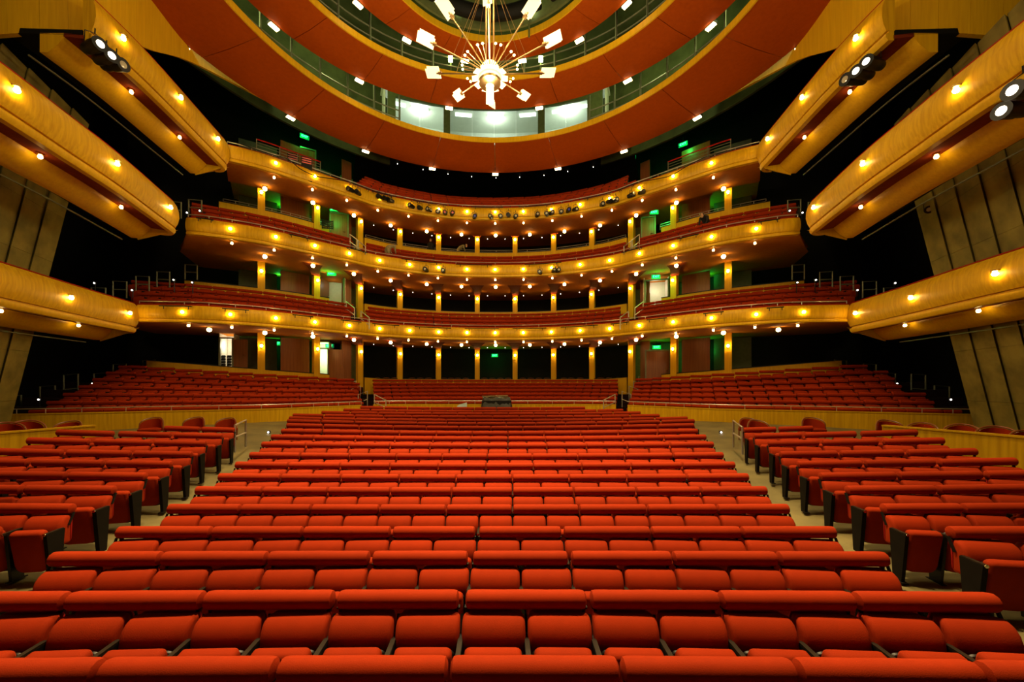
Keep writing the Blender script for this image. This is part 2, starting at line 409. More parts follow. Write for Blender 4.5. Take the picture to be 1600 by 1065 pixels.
def in_view(x, y, z, mx=20):
    if y < 0.5: return False
    px = 782+600*(x-CAMX)/y; py = 600-600*(z-EYE)/y
    return -mx < px < 1600+mx and -mx < py < 1065+mx
def seat_M(i, x):
    y = row_y(i, x); return T(x, y, floor_z(x, y)) @ RZ(math.atan2(-x/rowR(i), 1)*1.0)
order = sorted(range(len(allseats)), key=lambda q: (not in_view(allseats[q][3], row_y(allseats[q][1], allseats[q][3])-.25, EYE-HS[allseats[q][1]-1]-.2, 25), row_y(allseats[q][1], allseats[q][3])))
single = set(order[:300])
rest = MB()
for q, (blk, i, k, x, wd, end, n) in enumerate(allseats):
    M = seat_M(i, x)
    if q not in single:
        low_seat(rest, M, wd); continue
    o = put('theatre_seat', None, M=M @ Matrix.Diagonal((wd/SW, 1, 1, 1)))
    where = ('row %s from the stage, centre block, %s from its left end' % (ORD[i], ORD[k])) if blk == 'centre' else ('row %s from the stage, %s block, %s from the aisle' % (ORD[i], blk, ORD[k]))
    tag(o, 'red folding seat, ' + where, 'seat', 'red folding seats in the stalls')
    for nm in ('back_cushion', 'seat_cushion', 'seat_shell', 'back_shell'): put(nm, SEATQ[nm], o)
    put('armrest', SEATQ['armrest'], o, (SW/2, 0, 0))
    put('end_panel' if end == 'R' else 'standard', SEATQ['end_panel' if end == 'R' else 'standard'], o, (SW/2, 0, 0))
    if k == 1 and (blk != 'left') or end == 'L' or (blk == 'left' and k == n):
        put('armrest', SEATQ['armrest'], o, (-SW/2, 0, 0))
        put('end_panel' if end == 'L' else 'standard', SEATQ['end_panel' if end == 'L' else 'standard'], o, (-SW/2, 0, 0))
tag(rest.build('rear_stalls_seating', [RED, IRON]), 'mass of red seats in the rear rows of the stalls', 'seating', kind='stuff')
for (blk, i, k, x, L) in allrails:
    gap = 0.012
    if blk == 'centre' and i in (2, 3, 4) and abs(x) < 1.2: gap = 0.05
    key = round(L-gap, 2)
    if key not in RAILM: RAILM[key] = rail_mesh(key)
    y = row_y(i, x); s = math.atan2(-x/rowR(i), 1)
    z = floor_z(x, y)+0.923
    if not in_view(x, y, z, 300): continue
    # follow the dish of the floor along the row
    zl, zr = floor_z(x-.4, row_y(i, x-.4)), floor_z(x+.4, row_y(i, x+.4))
    o = put('padded_rail', None, M=T(x, y+.02, z) @ RZ(s) @ RY(-math.atan2(zr-zl, .8)))
    where = ('above row %s, centre block, %s from the left' % (ORD[i], ORD[k])) if blk == 'centre' else ('above row %s of the %s block, %s from the aisle' % (ORD[i], blk, ORD[k]))
    tag(o, 'red padded headrest roll ' + where, 'rail', 'padded rolls over the stalls seats')
    put('padding', RAILM[key], o)
    put('bracket', POSTM, o, (-L/2+.05, 0, 0)); put('bracket', POSTM, o, (L/2-.05, 0, 0))

# ------------------------------------------------------------------ raked seating on curves (parterre and balconies)
def resample(pts, step):
    out = []; d = 0.0; nxt = step/2
    for a, b in zip(pts[:-1], pts[1:]):
        L = math.hypot(b[0]-a[0], b[1]-a[1])
        while nxt <= d+L:
            t = (nxt-d)/L; out.append((a[0]+(b[0]-a[0])*t, a[1]+(b[1]-a[1])*t, math.atan2(b[1]-a[1], b[0]-a[0]))); nxt += step
        d += L
    return out
def tier_rows(name, label, A, B, ts, zf, blocks, floor_lo):
    """ts: row positions between curves A and B; zf(k, x): roll-top height; blocks: [(u0, u1)] left to right"""
    seats = MB(); fl = MB()
    for k, t in enumerate(ts):
        P = mixc(A, B, t)
        for (u0, u1) in blocks:
            pts = path(P, u0, u1, 40)
            rs = resample(pts, 0.56)
            for q, (x, y, a) in enumerate(rs):
                zt = zf(k, x)
                M = T(x, y, zt-1.0) @ RZ(a)
                low_seat(seats, M, 0.56)
                if q % 2 == 1 or q == len(rs)-1:
                    seats.mi = 0; L = 1.115 if q % 2 == 1 else 0.55
                    seats.lathe([(.03, -L/2), (.082, -L/2+.03), (.082, L/2-.03), (.03, L/2)], 7, T(x, y, zt-.083) @ RZ(a) @ T(-.28 if q % 2 == 1 else 0, 0, 0) @ RY(PI/2))
        # terrace under this row, over the whole sweep
        t0 = t-(ts[1]-ts[0])*0.62; t1 = t+(ts[1]-ts[0])*0.38
        P0, P1 = mixc(A, B, max(t0, 0.0)), mixc(A, B, t1)
        N = 60; lim = min(blocks[-1][1]+(.95 if name == 'parterre' else 0), 9.9)
        va = []; 
        for j in range(N+1):
            u = -lim+2*lim*j/N; a = half(P0, u); b = half(P1, u); z = zf(k, a[0])-1.0
            va += [(a[0], a[1], z), (b[0], b[1], z), (a[0], a[1], max(z-.55, floor_lo)), (b[0], b[1], max(z-.55, floor_lo))]
        fl.add(va, [f for j in range(N) for f in ((4*j, 4*j+4, 4*j+5, 4*j+1), (4*j, 4*j+2, 4*j+6, 4*j+4), (4*j+1, 4*j+5, 4*j+7, 4*j+3))])
    so = seats.build(name+'_seating', [RED, IRON]); tag(so, label, 'seating', kind='stuff')
    fo = fl.build('floor_'+name, CARPET, smooth=False); tag(fo, 'dark carpeted terraces under the %s seats' % name.replace('_', ' '), 'floor', kind='structure')
    return so
PZ = lambda k, x: Z(-1.0+k*0.222+k/6*max(0, abs(x)-9)*0.07)
tier_rows('parterre', 'curved rows of red seats in the raised parterre behind the stalls', WC, CC, [.08+.12*k for k in range(7)], PZ,
          [(-8.75, -3.3), (-2.75, 2.75), (3.3, 8.75)], -2)
tier_rows('lower_balcony', 'rows of red seats in the lowest horseshoe balcony', FC, CC, [.13, .33, .53, .73], lambda k, x: Z(3.87+.42*k),
          [(-8.9, -3.25), (-2.8, 2.8), (3.25, 8.9)], Z(2.86))
tier_rows('middle_balcony', 'rows of red seats in the middle horseshoe balcony', FC, CC, [.13, .36, .60], lambda k, x: Z(7.88+.60*k),
          [(-7.9, -3.25), (-2.8, 2.8), (3.25, 7.9)], Z(6.87))
tier_rows('upper_balcony', 'steep rows of red seats in the top balcony under the ceiling', FC, CC, [.12, .30, .48, .66], lambda k, x: Z(11.56+.62*k),
          [(-2.9, 2.9)], Z(10.55))

# ------------------------------------------------------------------ lamps used as parts
def bulb_mesh():
    m = MB(); m.lathe([(.001, -.065), (.045, -.048), (.065, 0), (.045, .048), (.001, .065)], 8)
    m.mi = 1; m.lathe([(.04, .05), (.085, .07), (.09, .11), (.001, .115)], 8)
    return m.mesh('bulb', [BULB, BRASS])
def down_mesh(r, mat):
    m = MB(); m.lathe([(.001, -r*1.9), (r*.6, -r*1.7), (r*.85, -r*1.1), (r*.6, -r*.45)], 10); m.mi = 1
    m.lathe([(r*.62, -r*.5), (r*1.0, -.02), (r*1.1, .03), (.001, .04)], 10)
    return m.mesh('downlight', [mat, BRASS])
BULBM = bulb_mesh(); DOWNM = down_mesh(.125, DOWNL); LIPM = down_mesh(.065, DOWNL); STARM = down_mesh(.032, STAR)
def column_mesh(h, wd=.36):
    m = MB(); m.box(-wd/2, wd/2, -wd/2, wd/2, 0, h); m.box(-wd/2-.03, wd/2+.03, -wd/2-.03, wd/2+.03, 0, .10)
    return m.mesh('column', GOLD, smooth=False)
LAMPM = None
def lamp_mesh():
    m = MB(); m.lathe([(.001, -.08), (.06, -.05), (.075, 0), (.05, .06), (.001, .08)], 8); m.mi = 1
    m.box(-.05, .05, .05, .12, -.10, .10); return m.mesh('wall_lamp', [BULB, BRASS])
LAMPM = lamp_mesh()
def arc_stations(P, u0, u1, step, off=0.0):
    pts = path(P, u0, u1, 200); out = []
    d = 0; nxt = off
    for a, b in zip(pts[:-1], pts[1:]):
        L = math.hypot(b[0]-a[0], b[1]-a[1])
        while nxt <= d+L+1e-9:
            t = (nxt-d)/L; out.append((a[0]+(b[0]-a[0])*t, a[1]+(b[1]-a[1])*t, math.atan2(b[1]-a[1], b[0]-a[0]))); nxt += step
        d += L
    return out
COLX = [1.45, 4.36, 7.0, 9.27, 11.26, 13.5]
def col_u(X):                                    # parameter of column line at lateral X
    lo, hi = 0.0, 10.0
    for _ in range(40):
        md = (lo+hi)/2
        if half(CC, md)[0] < X: lo = md
        else: hi = md
    return lo
def mirror_st(P, umax, step, off, fn):
    for q, (x, y, a) in enumerate(arc_stations(P, 0, umax, step, off)):
        fn(x, y, a)
        if x > .01: fn(-x, y, -a)

FPROF = [(0, 0), (.05, -.01), (.10, -.08), (.14, -.22), (.155, -.36), (.14, -.50), (.10, -.60)]
LIPPROF = [(.10, -.60), (.065, -.615), (.065, -.65), (.10, -.66), (.11, -.70), (.09, -.76), (-.05, -.78)]
def balcony(idx, label, ztop, umax, wing_col, ledge_z, soff_z, coltop_z, pipes):
    b = empty('balcony'); tag(b, label, 'balcony', 'horseshoe balconies', 'structure')
    zt = Z(ztop)
    P = path(FC, umax, -umax, 110)
    m = MB(); m.sweep(P, [(n, zt+z) for n, z in FPROF] + [(-.10, zt-.60), (-.10, zt)]); m.build('fascia', GOLDF, b)
    m = MB(); m.sweep(P, [(n, zt+z) for n, z in LIPPROF] + [(-.05, zt-.60)] if False else [(n, zt+z) for n, z in LIPPROF] + [(-.05, zt-.60)]); m.build('lip', GOLD, b)
    # capping and front rail
    m = MB(); m.sweep(P, [(.02, zt+.0), (.02, zt+.035), (-.14, zt+.035), (-.14, zt)]); m.build('capping', DRED, b)
    m = MB(); m.tube([(x, y+.05, zt+.17) for x, y in P], .022, 6)
    for (x, y) in P[::5]: m.tube([(x, y+.05, zt+.03), (x, y+.05, zt+.17)], .014, 5)
    m.build('front_rail', STEEL, b)
    # soffit from the lip to the back wall
    N = 90; va = []
    SB = offset(CC, 2.9)
    for j in range(N+1):
        u = umax-2*umax*j/N; f = half(FC, u); c = half(CC, u); s2 = half(SB, u)
        mid = (f[0]*.45+c[0]*.55, f[1]*.45+c[1]*.55)
        va += [(f[0], f[1]-.05, zt-.775), (mid[0], mid[1], Z(soff_z)), (c[0], c[1], Z(coltop_z)), (s2[0], s2[1], Z(coltop_z))]
        va += [(f[0], f[1]-.05, zt-.70), (mid[0], mid[1], Z(soff_z)+.2), (c[0], c[1], Z(coltop_z)+.25), (s2[0], s2[1], Z(coltop_z)+.25)]
    fs = []
    for j in range(N):
        for q in range(3): fs.append((8*j+q, 8*j+q+1, 8*j+8+q+1, 8*j+8+q)); fs.append((8*j+4+q, 8*j+8+4+q, 8*j+8+4+q+1, 8*j+4+q+1))
    m = MB(); m.add(va, fs); m.build('soffit', SOFF, b)
    # lamps
    def fas(x, y, a): put('fascia_light', BULBM, b, M=T(x, y, zt-.33) @ RZ(a) @ T(0, -.20, 0) @ RX(PI/2*-1.0))
    mirror_st(FC, umax-.25, 1.76, 0.0, fas)
    def lip(x, y, a): put('lip_light', LIPM, b, M=T(x, y, zt-.80) @ RZ(a) @ T(0, .22, 0))
    mirror_st(FC, umax-.35, 1.76, 0.0, lip)
    PM = mixc(FC, CC, .45)
    def dl(x, y, a): put('soffit_downlight', DOWNM, b, M=T(x, y, Z(soff_z)-.03))
    mirror_st(PM, umax-.9, 2.35, 0.0, dl)
    PS = offset(CC, 0.9)
    def st(x, y, a): put('pin_light', STARM, b, M=T(x, y, Z(coltop_z)-.03))
    mirror_st(PS, 3.0, 1.45, .7, st)
    # wedge brackets reaching forward from the column heads
    for X in COLX[:wing_col]:
        u = col_u(X)
        for sg in (-1, 1):
            c = Vector((*half(CC, sg*u), 0)); f = Vector((*half(FC, sg*u), 0)); d = (f-c); L = d.length*.62; d.normalize(); s = Vector((-d.y, d.x, 0))
            zc = Z(coltop_z)
            vs = [c+s*.20+Vector((0, 0, zc-.30)), c-s*.20+Vector((0, 0, zc-.30)), c+s*.20+Vector((0, 0, zc+.1)), c-s*.20+Vector((0, 0, zc+.1)),
                  c+d*L*.55+s*.30+Vector((0, 0, zc-.24)), c+d*L*.55-s*.30+Vector((0, 0, zc-.24)),
                  c+d*L+s*.62+Vector((0, 0, Z(soff_z)-.02)), c+d*L-s*.62+Vector((0, 0, Z(soff_z)-.02)), c+d*L+s*.62+Vector((0, 0, Z(soff_z)+.1)), c+d*L-s*.62+Vector((0, 0, Z(soff_z)+.1))]
            m = MB(); m.add(vs, [(0, 1, 5, 4), (4, 5, 7, 6), (0, 4, 6, 8, 2), (1, 3, 9, 7, 5), (0, 2, 3, 1), (6, 7, 9, 8), (2, 8, 9, 3)])
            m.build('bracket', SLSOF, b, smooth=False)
    # lighting pipes hung in front of the fascia
    for (u0, u1) in pipes:
        pp = path(FC, u0, u1, 8)
        m = MB(); pts = []
        for i, (x, y) in enumerate(pp):
            a, c = pp[max(i-1, 0)], pp[min(i+1, 8)]; t = Vector((c[0]-a[0], c[1]-a[1], 0)); t.normalize()
            pts.append(Vector((x, y, zt-.10)) + Vector((t.y, -t.x, 0))*.34)
        m.tube(pts, .028, 6)
        for q in (1, 7):
            m.tube([Vector((pp[q][0], pp[q][1], zt-.05)), pts[q]+Vector((0, 0, .0))], .018, 5); m.tube([pts[q], pts[q]-Vector((0, 0, .14))], .018, 5)
        m.build('light_pipe', IRON, b)
    return b
def knee(b, idx, zl, zlo, zcol_top, ncol, ulim, rail, stair=(3.02, 3.95)):
    # low wall, ledge and columns along the column line; open where the doors are
    for (u0, u1) in ((stair[0], -stair[0]), (ulim, stair[1]), (-stair[1], -ulim)):
        if abs(u0-u1) < .05: continue
        P = path(CC, u0, u1, 40)
        if idx == 0: P = [(x, y, max(0, abs(x)-8)*.085) for x, y in P]
        m = MB(); m.sweep(P, [(.12, zlo), (.12, zl-.04), (-.10, zl-.04), (-.10, zlo)]); kw = m.build('knee_wall', GOLD, b)
        m = MB(); m.sweep(P, [(.16, zl-.04), (.16, zl), (-.16, zl), (-.16, zl-.04)]); m.build('ledge', IRON, b)
        if rail:
            m = MB()
            for hh in (.16, .30): m.tube([(x, y+.3, zl+hh) for x, y in P], .018, 5)
            for (x, y) in P[::4]: m.tube([(x, y+.3, zl-.05), (x, y+.3, zl+.30)], .016, 5)
            m.build('ledge_rail', STEEL, b)
    h = zcol_top-zlo; cm = column_mesh(h)
    for X in COLX[:ncol]:
        u = col_u(X)
        for sg in (-1, 1):
            p = half(CC, sg*u); q1, q2 = half(CC, sg*u-.05), half(CC, sg*u+.05)
            a = math.atan2(q2[1]-q1[1], q2[0]-q1[0])
            c = put('column', cm, b, (p[0], p[1], zlo), a)
            put('column_lamp', LAMPM, c, (0, -.30, (zl-zlo)+(zcol_top-zl)*.62 if idx else (zcol_top-.75-zlo)))
def pipe_spans(cs, w): return [(c-w, c+w) for c in cs]
B1 = balcony(1, 'lowest of the three honey wood horseshoe balconies, above the parterre', 3.52, 9.0, 4, 5.55, 2.86, 2.95, pipe_spans((-8.2, -6.5, -4.6, -3.1, -2.05, -1.15, -.25, .65, 1.55, 2.5, 3.7, 5.5, 7.2), .32))
B2 = balcony(2, 'middle of the three honey wood horseshoe balconies', 7.44, 8.1, 5, 10.08, 6.86, 7.05, pipe_spans((-7.4, -4.7, -2.9, -1.35, -.4, .9, 2.9, 4.7, 7.0), .34))
B3 = balcony(3, 'top honey wood balcony carrying the row of stage spotlights', 11.0, 6.75, 5, 14.2, 10.42, 11.55, pipe_spans((-2.75, -2.1, -1.2, -.15, .75, 1.9, 2.7), .30))
for sg in (-1, 1):                               # flat deck on the wings of the top balcony
    va = []
    for j in range(25):
        u = sg*(2.95+3.75*j/24); f = half(FC, u); c = half(mixc(FC, CC, .42), u)
        va += [(f[0], f[1]+.02, Z(10.56)), (c[0], c[1], Z(10.56)), (f[0], f[1]+.02, Z(10.50)), (c[0], c[1], Z(10.50))]
    m = MB(); m.add(va, [f for j in range(24) for f in ((4*j, 4*j+1, 4*j+5, 4*j+4), (4*j+2, 4*j+6, 4*j+7, 4*j+3))]); m.build('wing_deck', CARPET, B3, smooth=False)
knee(B1, 1, Z(5.55), Z(4.2), Z(7.05), 6, 8.0, False)
knee(B2, 2, Z(10.08), Z(8.6), Z(11.55), 6, 7.0, True)
bp = empty('colonnade'); tag(bp, 'row of square wooden columns with lamps behind the parterre seats', 'colonnade', kind='structure')
knee(bp, 0, Z(.42), Z(-.9), Z(2.95), 6, 8.6, False)

# ------------------------------------------------------------------ side boxes (slips) reaching towards the stage
SPROF = [(-.12, 0), (0, 0), (.08, -.02), (.17, -.16), (.23, -.38), (.24, -.60), (.19, -.84), (.11, -1.02), (-.12, -1.02)]
SLIP = [(-.10, -1.02), (.05, -1.03), (.05, -1.08), (.12, -1.10), (.12, -1.20), (.06, -1.29), (-.10, -1.29)]
SSOF = [(-.08, -1.25), (-.66, -1.20), (-.66, -1.10), (-.08, -1.15)]
SAPR = [(-.64, -1.18), (-.70, -1.30), (-.82, -1.45), (-1.08, -1.66), (-1.30, -1.66), (-1.30, -1.12), (-.64, -1.10)]
def slip(label, ztop, plan, sgn, step, off, panel_n):
    b = empty('side_box'); tag(b, label, 'balcony', 'side boxes', 'structure')
    zt = Z(ztop)
    pts = []                                     # plan runs from the back to the stage, right side; smooth it
    N = 10*(len(plan)-1)
    for i in range(N+1): pts.append(cr(plan, i/10))
    # round the rear end outwards
    p0 = Vector(pts[0]); d = (Vector(pts[0])-Vector(pts[1])).normalized(); o = Vector((d.y, -d.x)); o = o if o.x > 0 else -o
    rr = .42; cap = []
    for q in range(8, 0, -1):
        a = q/8*PI/2*1.15; cap.append(tuple(p0+d*rr*math.sin(a)+o*rr*(1-math.cos(a))))
    body = pts
    full = cap+pts
    def go(P): 
        P = [(x*sgn, y) for x, y in P]
        return P if sgn < 0 else list(reversed(P))
    m = MB(); m.sweep(go(full), [(n, zt+z) for n, z in SPROF]); m.build('fascia', GOLDF, b)
    m = MB(); m.sweep(go(full), [(n, zt+z) for n, z in SLIP]); m.build('lip', GOLD, b)
    m = MB(); m.sweep(go(full), [(.06, zt), (.06, zt+.03), (-.10, zt+.03), (-.10, zt)]); m.build('capping', DRED, b)
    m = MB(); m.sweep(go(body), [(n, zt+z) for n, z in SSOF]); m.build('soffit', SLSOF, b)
    m = MB(); m.sweep(go(body), [(n, zt+z) for n, z in SAPR]); m.build('apron', GOLD, b)
    # pointed wooden end under the rear of the box, facing the stage
    e0 = Vector((pts[0][0]*sgn, pts[0][1], 0)); dd = Vector((d.x*sgn, d.y, 0)); oo = Vector((o.x*sgn, o.y, 0))
    vs = [e0+oo*(-.10)+dd*.02+Vector((0, 0, zt-1.25)), e0+oo*1.30+dd*.02+Vector((0, 0, zt-1.15)), e0+oo*1.10+dd*.02+Vector((0, 0, zt-1.72)), e0+oo*.9+dd*1.0+Vector((0, 0, zt-1.0)), e0+oo*(-.05)+dd*.5+Vector((0, 0, zt-1.0))]
    m = MB(); m.add(vs, [(0, 1, 2), (0, 2, 4), (2, 3, 4), (1, 3, 2), (0, 4, 3, 1)]); m.build('end_piece', GOLD, b, smooth=False)
    m = MB(); m.sweep(go(body), [(-.12, zt-1.0), (-2.2, zt-1.0), (-2.2, zt-1.15), (-.12, zt-1.15)]); m.build('deck', BLACK, b)
    m = MB(); m.sweep(go(body), [(-1.62, zt-1.78), (-1.58, zt-1.78), (-1.58, zt-1.74), (-1.62, zt-1.74)]); m.build('cable_tray', DSTEEL, b)
    d0 = 0; nxt = off; k = 0
    for a, c in zip(pts[:-1], pts[1:]):
        L = math.hypot(c[0]-a[0], c[1]-a[1])
        while nxt <= d0+L:
            t = (nxt-d0)/L; x = (a[0]+(c[0]-a[0])*t)*sgn; y = a[1]+(c[1]-a[1])*t
            tt = Vector(((c[0]-a[0])*sgn, c[1]-a[1], 0)).normalized(); nn = Vector((-tt.y, tt.x, 0))
            if nn.x*sgn > 0: nn = -nn
            if k % 2 == 0: put('fascia_light', BULBM, b, M=T(x+nn.x*.30, y+nn.y*.30, zt-.55))
            else: put('soffit_light', LIPM, b, M=T(x-nn.x*.46, y-nn.y*.46, zt-1.25))
            nxt += step/2; k += 1
        d0 += L
    return b
S1 = [(15.75, 16.7), (15.05, 13.9), (14.25, 11.1), (13.4, 7.5), (12.9, 5.0)]
S2 = [(13.15, 15.7), (12.2, 12.6), (11.75, 10.6), (11.4, 9.0), (10.9, 6.2)]
S3 = [(12.2, 17.3), (11.9, 15.4), (11.6, 13.5), (11.45, 12.2), (11.4, 10.9)]
for sg, nm in ((-1, 'left'), (1, 'right')):
    slip('lowest curved wooden side box on the %s, nearest the stalls' % nm, 3.55, S1, sg, 3.0, .55, 5)
    slip('middle curved wooden side box on the %s' % nm, 7.50, S2, sg, 3.1, .7, 5)
    slip('top wooden side box on the %s, with three spotlights under it' % nm, 11.05, S3, sg, 2.4, .9, 5)
    # floor-level wood wall of the stalls box
    b = empty('box_wall'); tag(b, 'low curved wooden wall beside the last stalls seats on the %s' % nm, 'wall', kind='structure')
    P = [(sg*x, y) for x, y in [(11.2, 10.9), (11.55, 9.9), (11.9, 8.7), (12.1, 7.4), (12.2, 5.5)]]
    PP = [cr(P, i/8) for i in range(33)]
    if sg > 0: PP = list(reversed(PP))
    m = MB(); m.sweep(PP, [(.06, EYE-2.7), (.06, Z(-1.19)), (-.06, Z(-1.19)), (-.06, EYE-2.7)]); m.build('panelling', GOLDF, b)
    m = MB(); m.sweep(PP, [(.09, Z(-1.19)), (.09, Z(-1.15)), (-.09, Z(-1.15)), (-.09, Z(-1.19))]); m.build('capping', GOLD, b)

# ------------------------------------------------------------------ parterre front wall
b = empty('parterre_wall'); tag(b, 'curved honey wood wall in front of the parterre', 'wall', kind='structure')
for (u0, u1) in ((2.78, -2.78), (9.0, 3.3), (-3.3, -9.0)):
    P = path(WC, u0, u1, 50)
    m = MB(); m.sweep(P, [(.05, EYE-2.9), (.05, Z(-1.17)), (-.06, Z(-1.17)), (-.06, EYE-2.9)]); m.build('panelling', GOLDF, b)
    m = MB(); m.sweep(P, [(.07, Z(-1.17)), (.07, Z(-1.13)), (-.08, Z(-1.13)), (-.08, Z(-1.17))]); m.build('capping', GOLD, b)
    m = MB(); m.tube([(x, y+.06, Z(-.95)) for x, y in P], .022, 6)
    for (x, y) in P[::4]: m.tube([(x, y+.06, Z(-1.15)), (x, y+.06, Z(-.95))], .014, 5)
    m.build('top_rail', STEEL, b)

# ------------------------------------------------------------------ ceiling rings
RC = 12.0
def ell(a, b, t): return (a*math.sin(t), RC+b*math.cos(t))
def ring(label, zr, ao, bo, ai, bi, npan, lights):
    b = empty('ceiling_ring'); tag(b, label, 'ceiling ring', 'concentric wooden ceiling rings', 'structure')
    z0 = Z(zr)
    for k in range(npan):
        t0 = 2*PI*(k+.004)/npan; t1 = 2*PI*(k+.996)/npan; n = 8; vs = []
        for q in range(n+1):
            t = t0+(t1-t0)*q/n; o = ell(ao, bo, t); i = ell(ai, bi, t); md = ((o[0]+i[0])/2, (o[1]+i[1])/2)
            vs += [(o[0], o[1], z0-.02), (md[0], md[1], z0-.06), (i[0], i[1], z0), (o[0], o[1], z0+.06), (i[0], i[1], z0+.06)]
        fs = []
        for q in range(n):
            a, c = 5*q, 5*q+5
            fs += [(a, a+1, c+1, c), (a+1, a+2, c+2, c+1), (a+3, c+3, c+4, a+4), (a, c, c+3, a+3), (a+2, a+4, c+4, c+2)]
        fs += [(0, 3, 4, 2, 1), tuple(5*n+x for x in (0, 1, 2, 4, 3))]
        m = MB(); m.add(vs, fs); m.build('panel', RINGW, b, angle=30)
    loop = [ell(ai, bi, -2*PI*q/96) for q in range(96)]
    m = MB(); m.sweep(loop, [(.0, z0-.03), (.0, z0+.24), (.06, z0+.24), (.06, z0-.03)], loop=True); m.build('inner_lip', GOLD, b)
    m = MB()
    for t in lights:
        o = ell(ao+.1, bo+.1, t)
        m = MB(); m.mi = 0; m.box(-.18, .18, -.09, .09, -.04, 0); m.mi = 1; m.box(-.21, .21, -.12, .12, 0, .10)
        put('edge_light', m.mesh('edge_light', [RINGL, IRON], smooth=False), b, M=T(o[0], o[1], z0-.04) @ RZ(-t))
    return b
def sym(*d):
    out = []
    for q in d: out += [math.radians(q)] if q in (0, 180) else [math.radians(q), -math.radians(q)]
    return out
ring('lowest and widest of the three wooden ceiling rings', 13.5, 12.6, 12.5, 9.5, 9.45, 20, sym(0, 18, 36, 54, 75, 100, 125, 150, 180))
ring('middle of the three wooden ceiling rings', 14.5, 9.65, 8.25, 7.5, 6.35, 18, sym(14, 41, 65, 95, 125, 155))
ring('smallest wooden ceiling ring around the chandelier', 15.5, 6.5, 6.4, 4.75, 5.4, 16, sym(12, 36, 56, 90, 130, 165))
# lighting catwalks between the rings
def catwalk(label, zc, a, bb, t0, t1, n):
    b = empty('catwalk'); tag(b, label, 'catwalk', 'lighting catwalks', 'structure')
    P = [ell(a, bb, t0+(t1-t0)*q/60) for q in range(61)]
    m = MB(); m.sweep(P, [(.03, Z(zc)), (.03, Z(zc)+.28), (-.03, Z(zc)+.28), (-.03, Z(zc))]); m.build('toe_board', GREENP, b)
    m = MB(); m.sweep(P, [(.0, Z(zc)), (1.0, Z(zc)), (1.0, Z(zc)-.05), (0, Z(zc)-.05)]); m.build('deck', DSTEEL, b)
    for hh in (.62, 1.05):
        m = MB(); m.tube([(x, y, Z(zc)+hh) for x, y in P], .035, 6); m.build('hand_rail', DSTEEL, b)
    for q in range(n+1):
        x, y = ell(a, bb, t0+(t1-t0)*q/n)
        m = MB(); m.tube([(x, y, Z(zc)-.15), (x, y, Z(zc)+1.9)], .055, 6); m.build('post', DSTEEL, b)
catwalk('steel catwalk rail left of the control booth, above the lowest ring', 14.15, 10.9, 10.7, math.radians(-95), math.radians(-29), 9)
catwalk('steel catwalk rail to the right of the control booth, above the lowest ring', 14.15, 10.9, 10.7, math.radians(29), math.radians(95), 9)
catwalk('steel catwalk rail between middle and smallest ceiling rings', 15.15, 8.3, 7.3, math.radians(-95), math.radians(95), 18)
# attic walls above the rings
m = MB()
m.sweep([ell(14.2, 14.6, .50+(2*PI-1.0)*q/72) for q in range(73)], [(0, Z(14.2)), (0, Z(20.9)), (.15, Z(20.9)), (.15, Z(14.2))])
m.sweep([ell(9.6, 9.2, -1.9+3.8*q/60) for q in range(61)], [(0, Z(15.9)), (0, Z(20.9)), (.15, Z(20.9)), (.15, Z(15.9))])
tag(m.build('wall_attic', ATTIC), 'green grey attic wall behind the catwalks', 'wall', kind='structure')
# drum and ducts inside the smallest ring
m = MB(); m.lathe([(.001, 0), (1.5, 0), (1.7, .3), (1.7, 1.5), (.001, 1.5)], 32, T(0, RC+.6, Z(16.6)))
tag(m.build('winch_drum', simple('brown_drum', (.06, .025, .012), .5, noise=.2)), 'dark round winch cover above the chandelier', 'drum')
m = MB(); m.sweep([ell(4.6, 5.2, 2*PI*q/60) for q in range(60)], [(0, Z(15.85)), (0, Z(17.6)), (.1, Z(17.6)), (.1, Z(15.85))], loop=True)
tag(m.build('wall_lantern', GREENP), 'green drum wall inside the smallest ceiling ring', 'wall', kind='structure')
b = empty('duct_ring', (0, 0, 0)); tag(b, 'black ducts curling above the smallest ceiling ring', 'duct')
for t0, t1 in ((-80, -35), (-28, 28), (35, 80)):
    m = MB(); m.tube([(*ell(4.2, 4.75, math.radians(t0+(t1-t0)*q/12)), Z(16.15)) for q in range(13)], .28, 10); m.build('duct', BLACK, b)
for px, py in ((704, 92), (845, 92), (722, 8), (827, 8)):
    p = at(px, py, 19.0 if py > 50 else 16.6)
    o = empty('work_light', p); tag(o, 'greenish work light on a pole, %s' % {704: 'left of the chandelier between two rings', 845: 'to the right of the chandelier between two rings', 722: 'left of the winch cover', 827: 'to the right of the winch cover'}[px], 'work light', 'attic work lights')
    m = MB(); m.box(-.10, .10, -.05, .05, -.12, .12); put('lamp', m.mesh('lamp', WORKL, smooth=False), o)
    m = MB(); m.tube([(0, .1, -1.3), (0, .1, 1.6)], .035, 6); put('pole', m.mesh('pole', GREENP), o)
for x, y in ((-8, 20), (8, 20), (-11.8, 14), (11.8, 14), (0, 8), (0, 17.5)):
    point('attic_light', (x, y, Z(17.8)), 320, (0.85, 1.0, 0.38), .3)

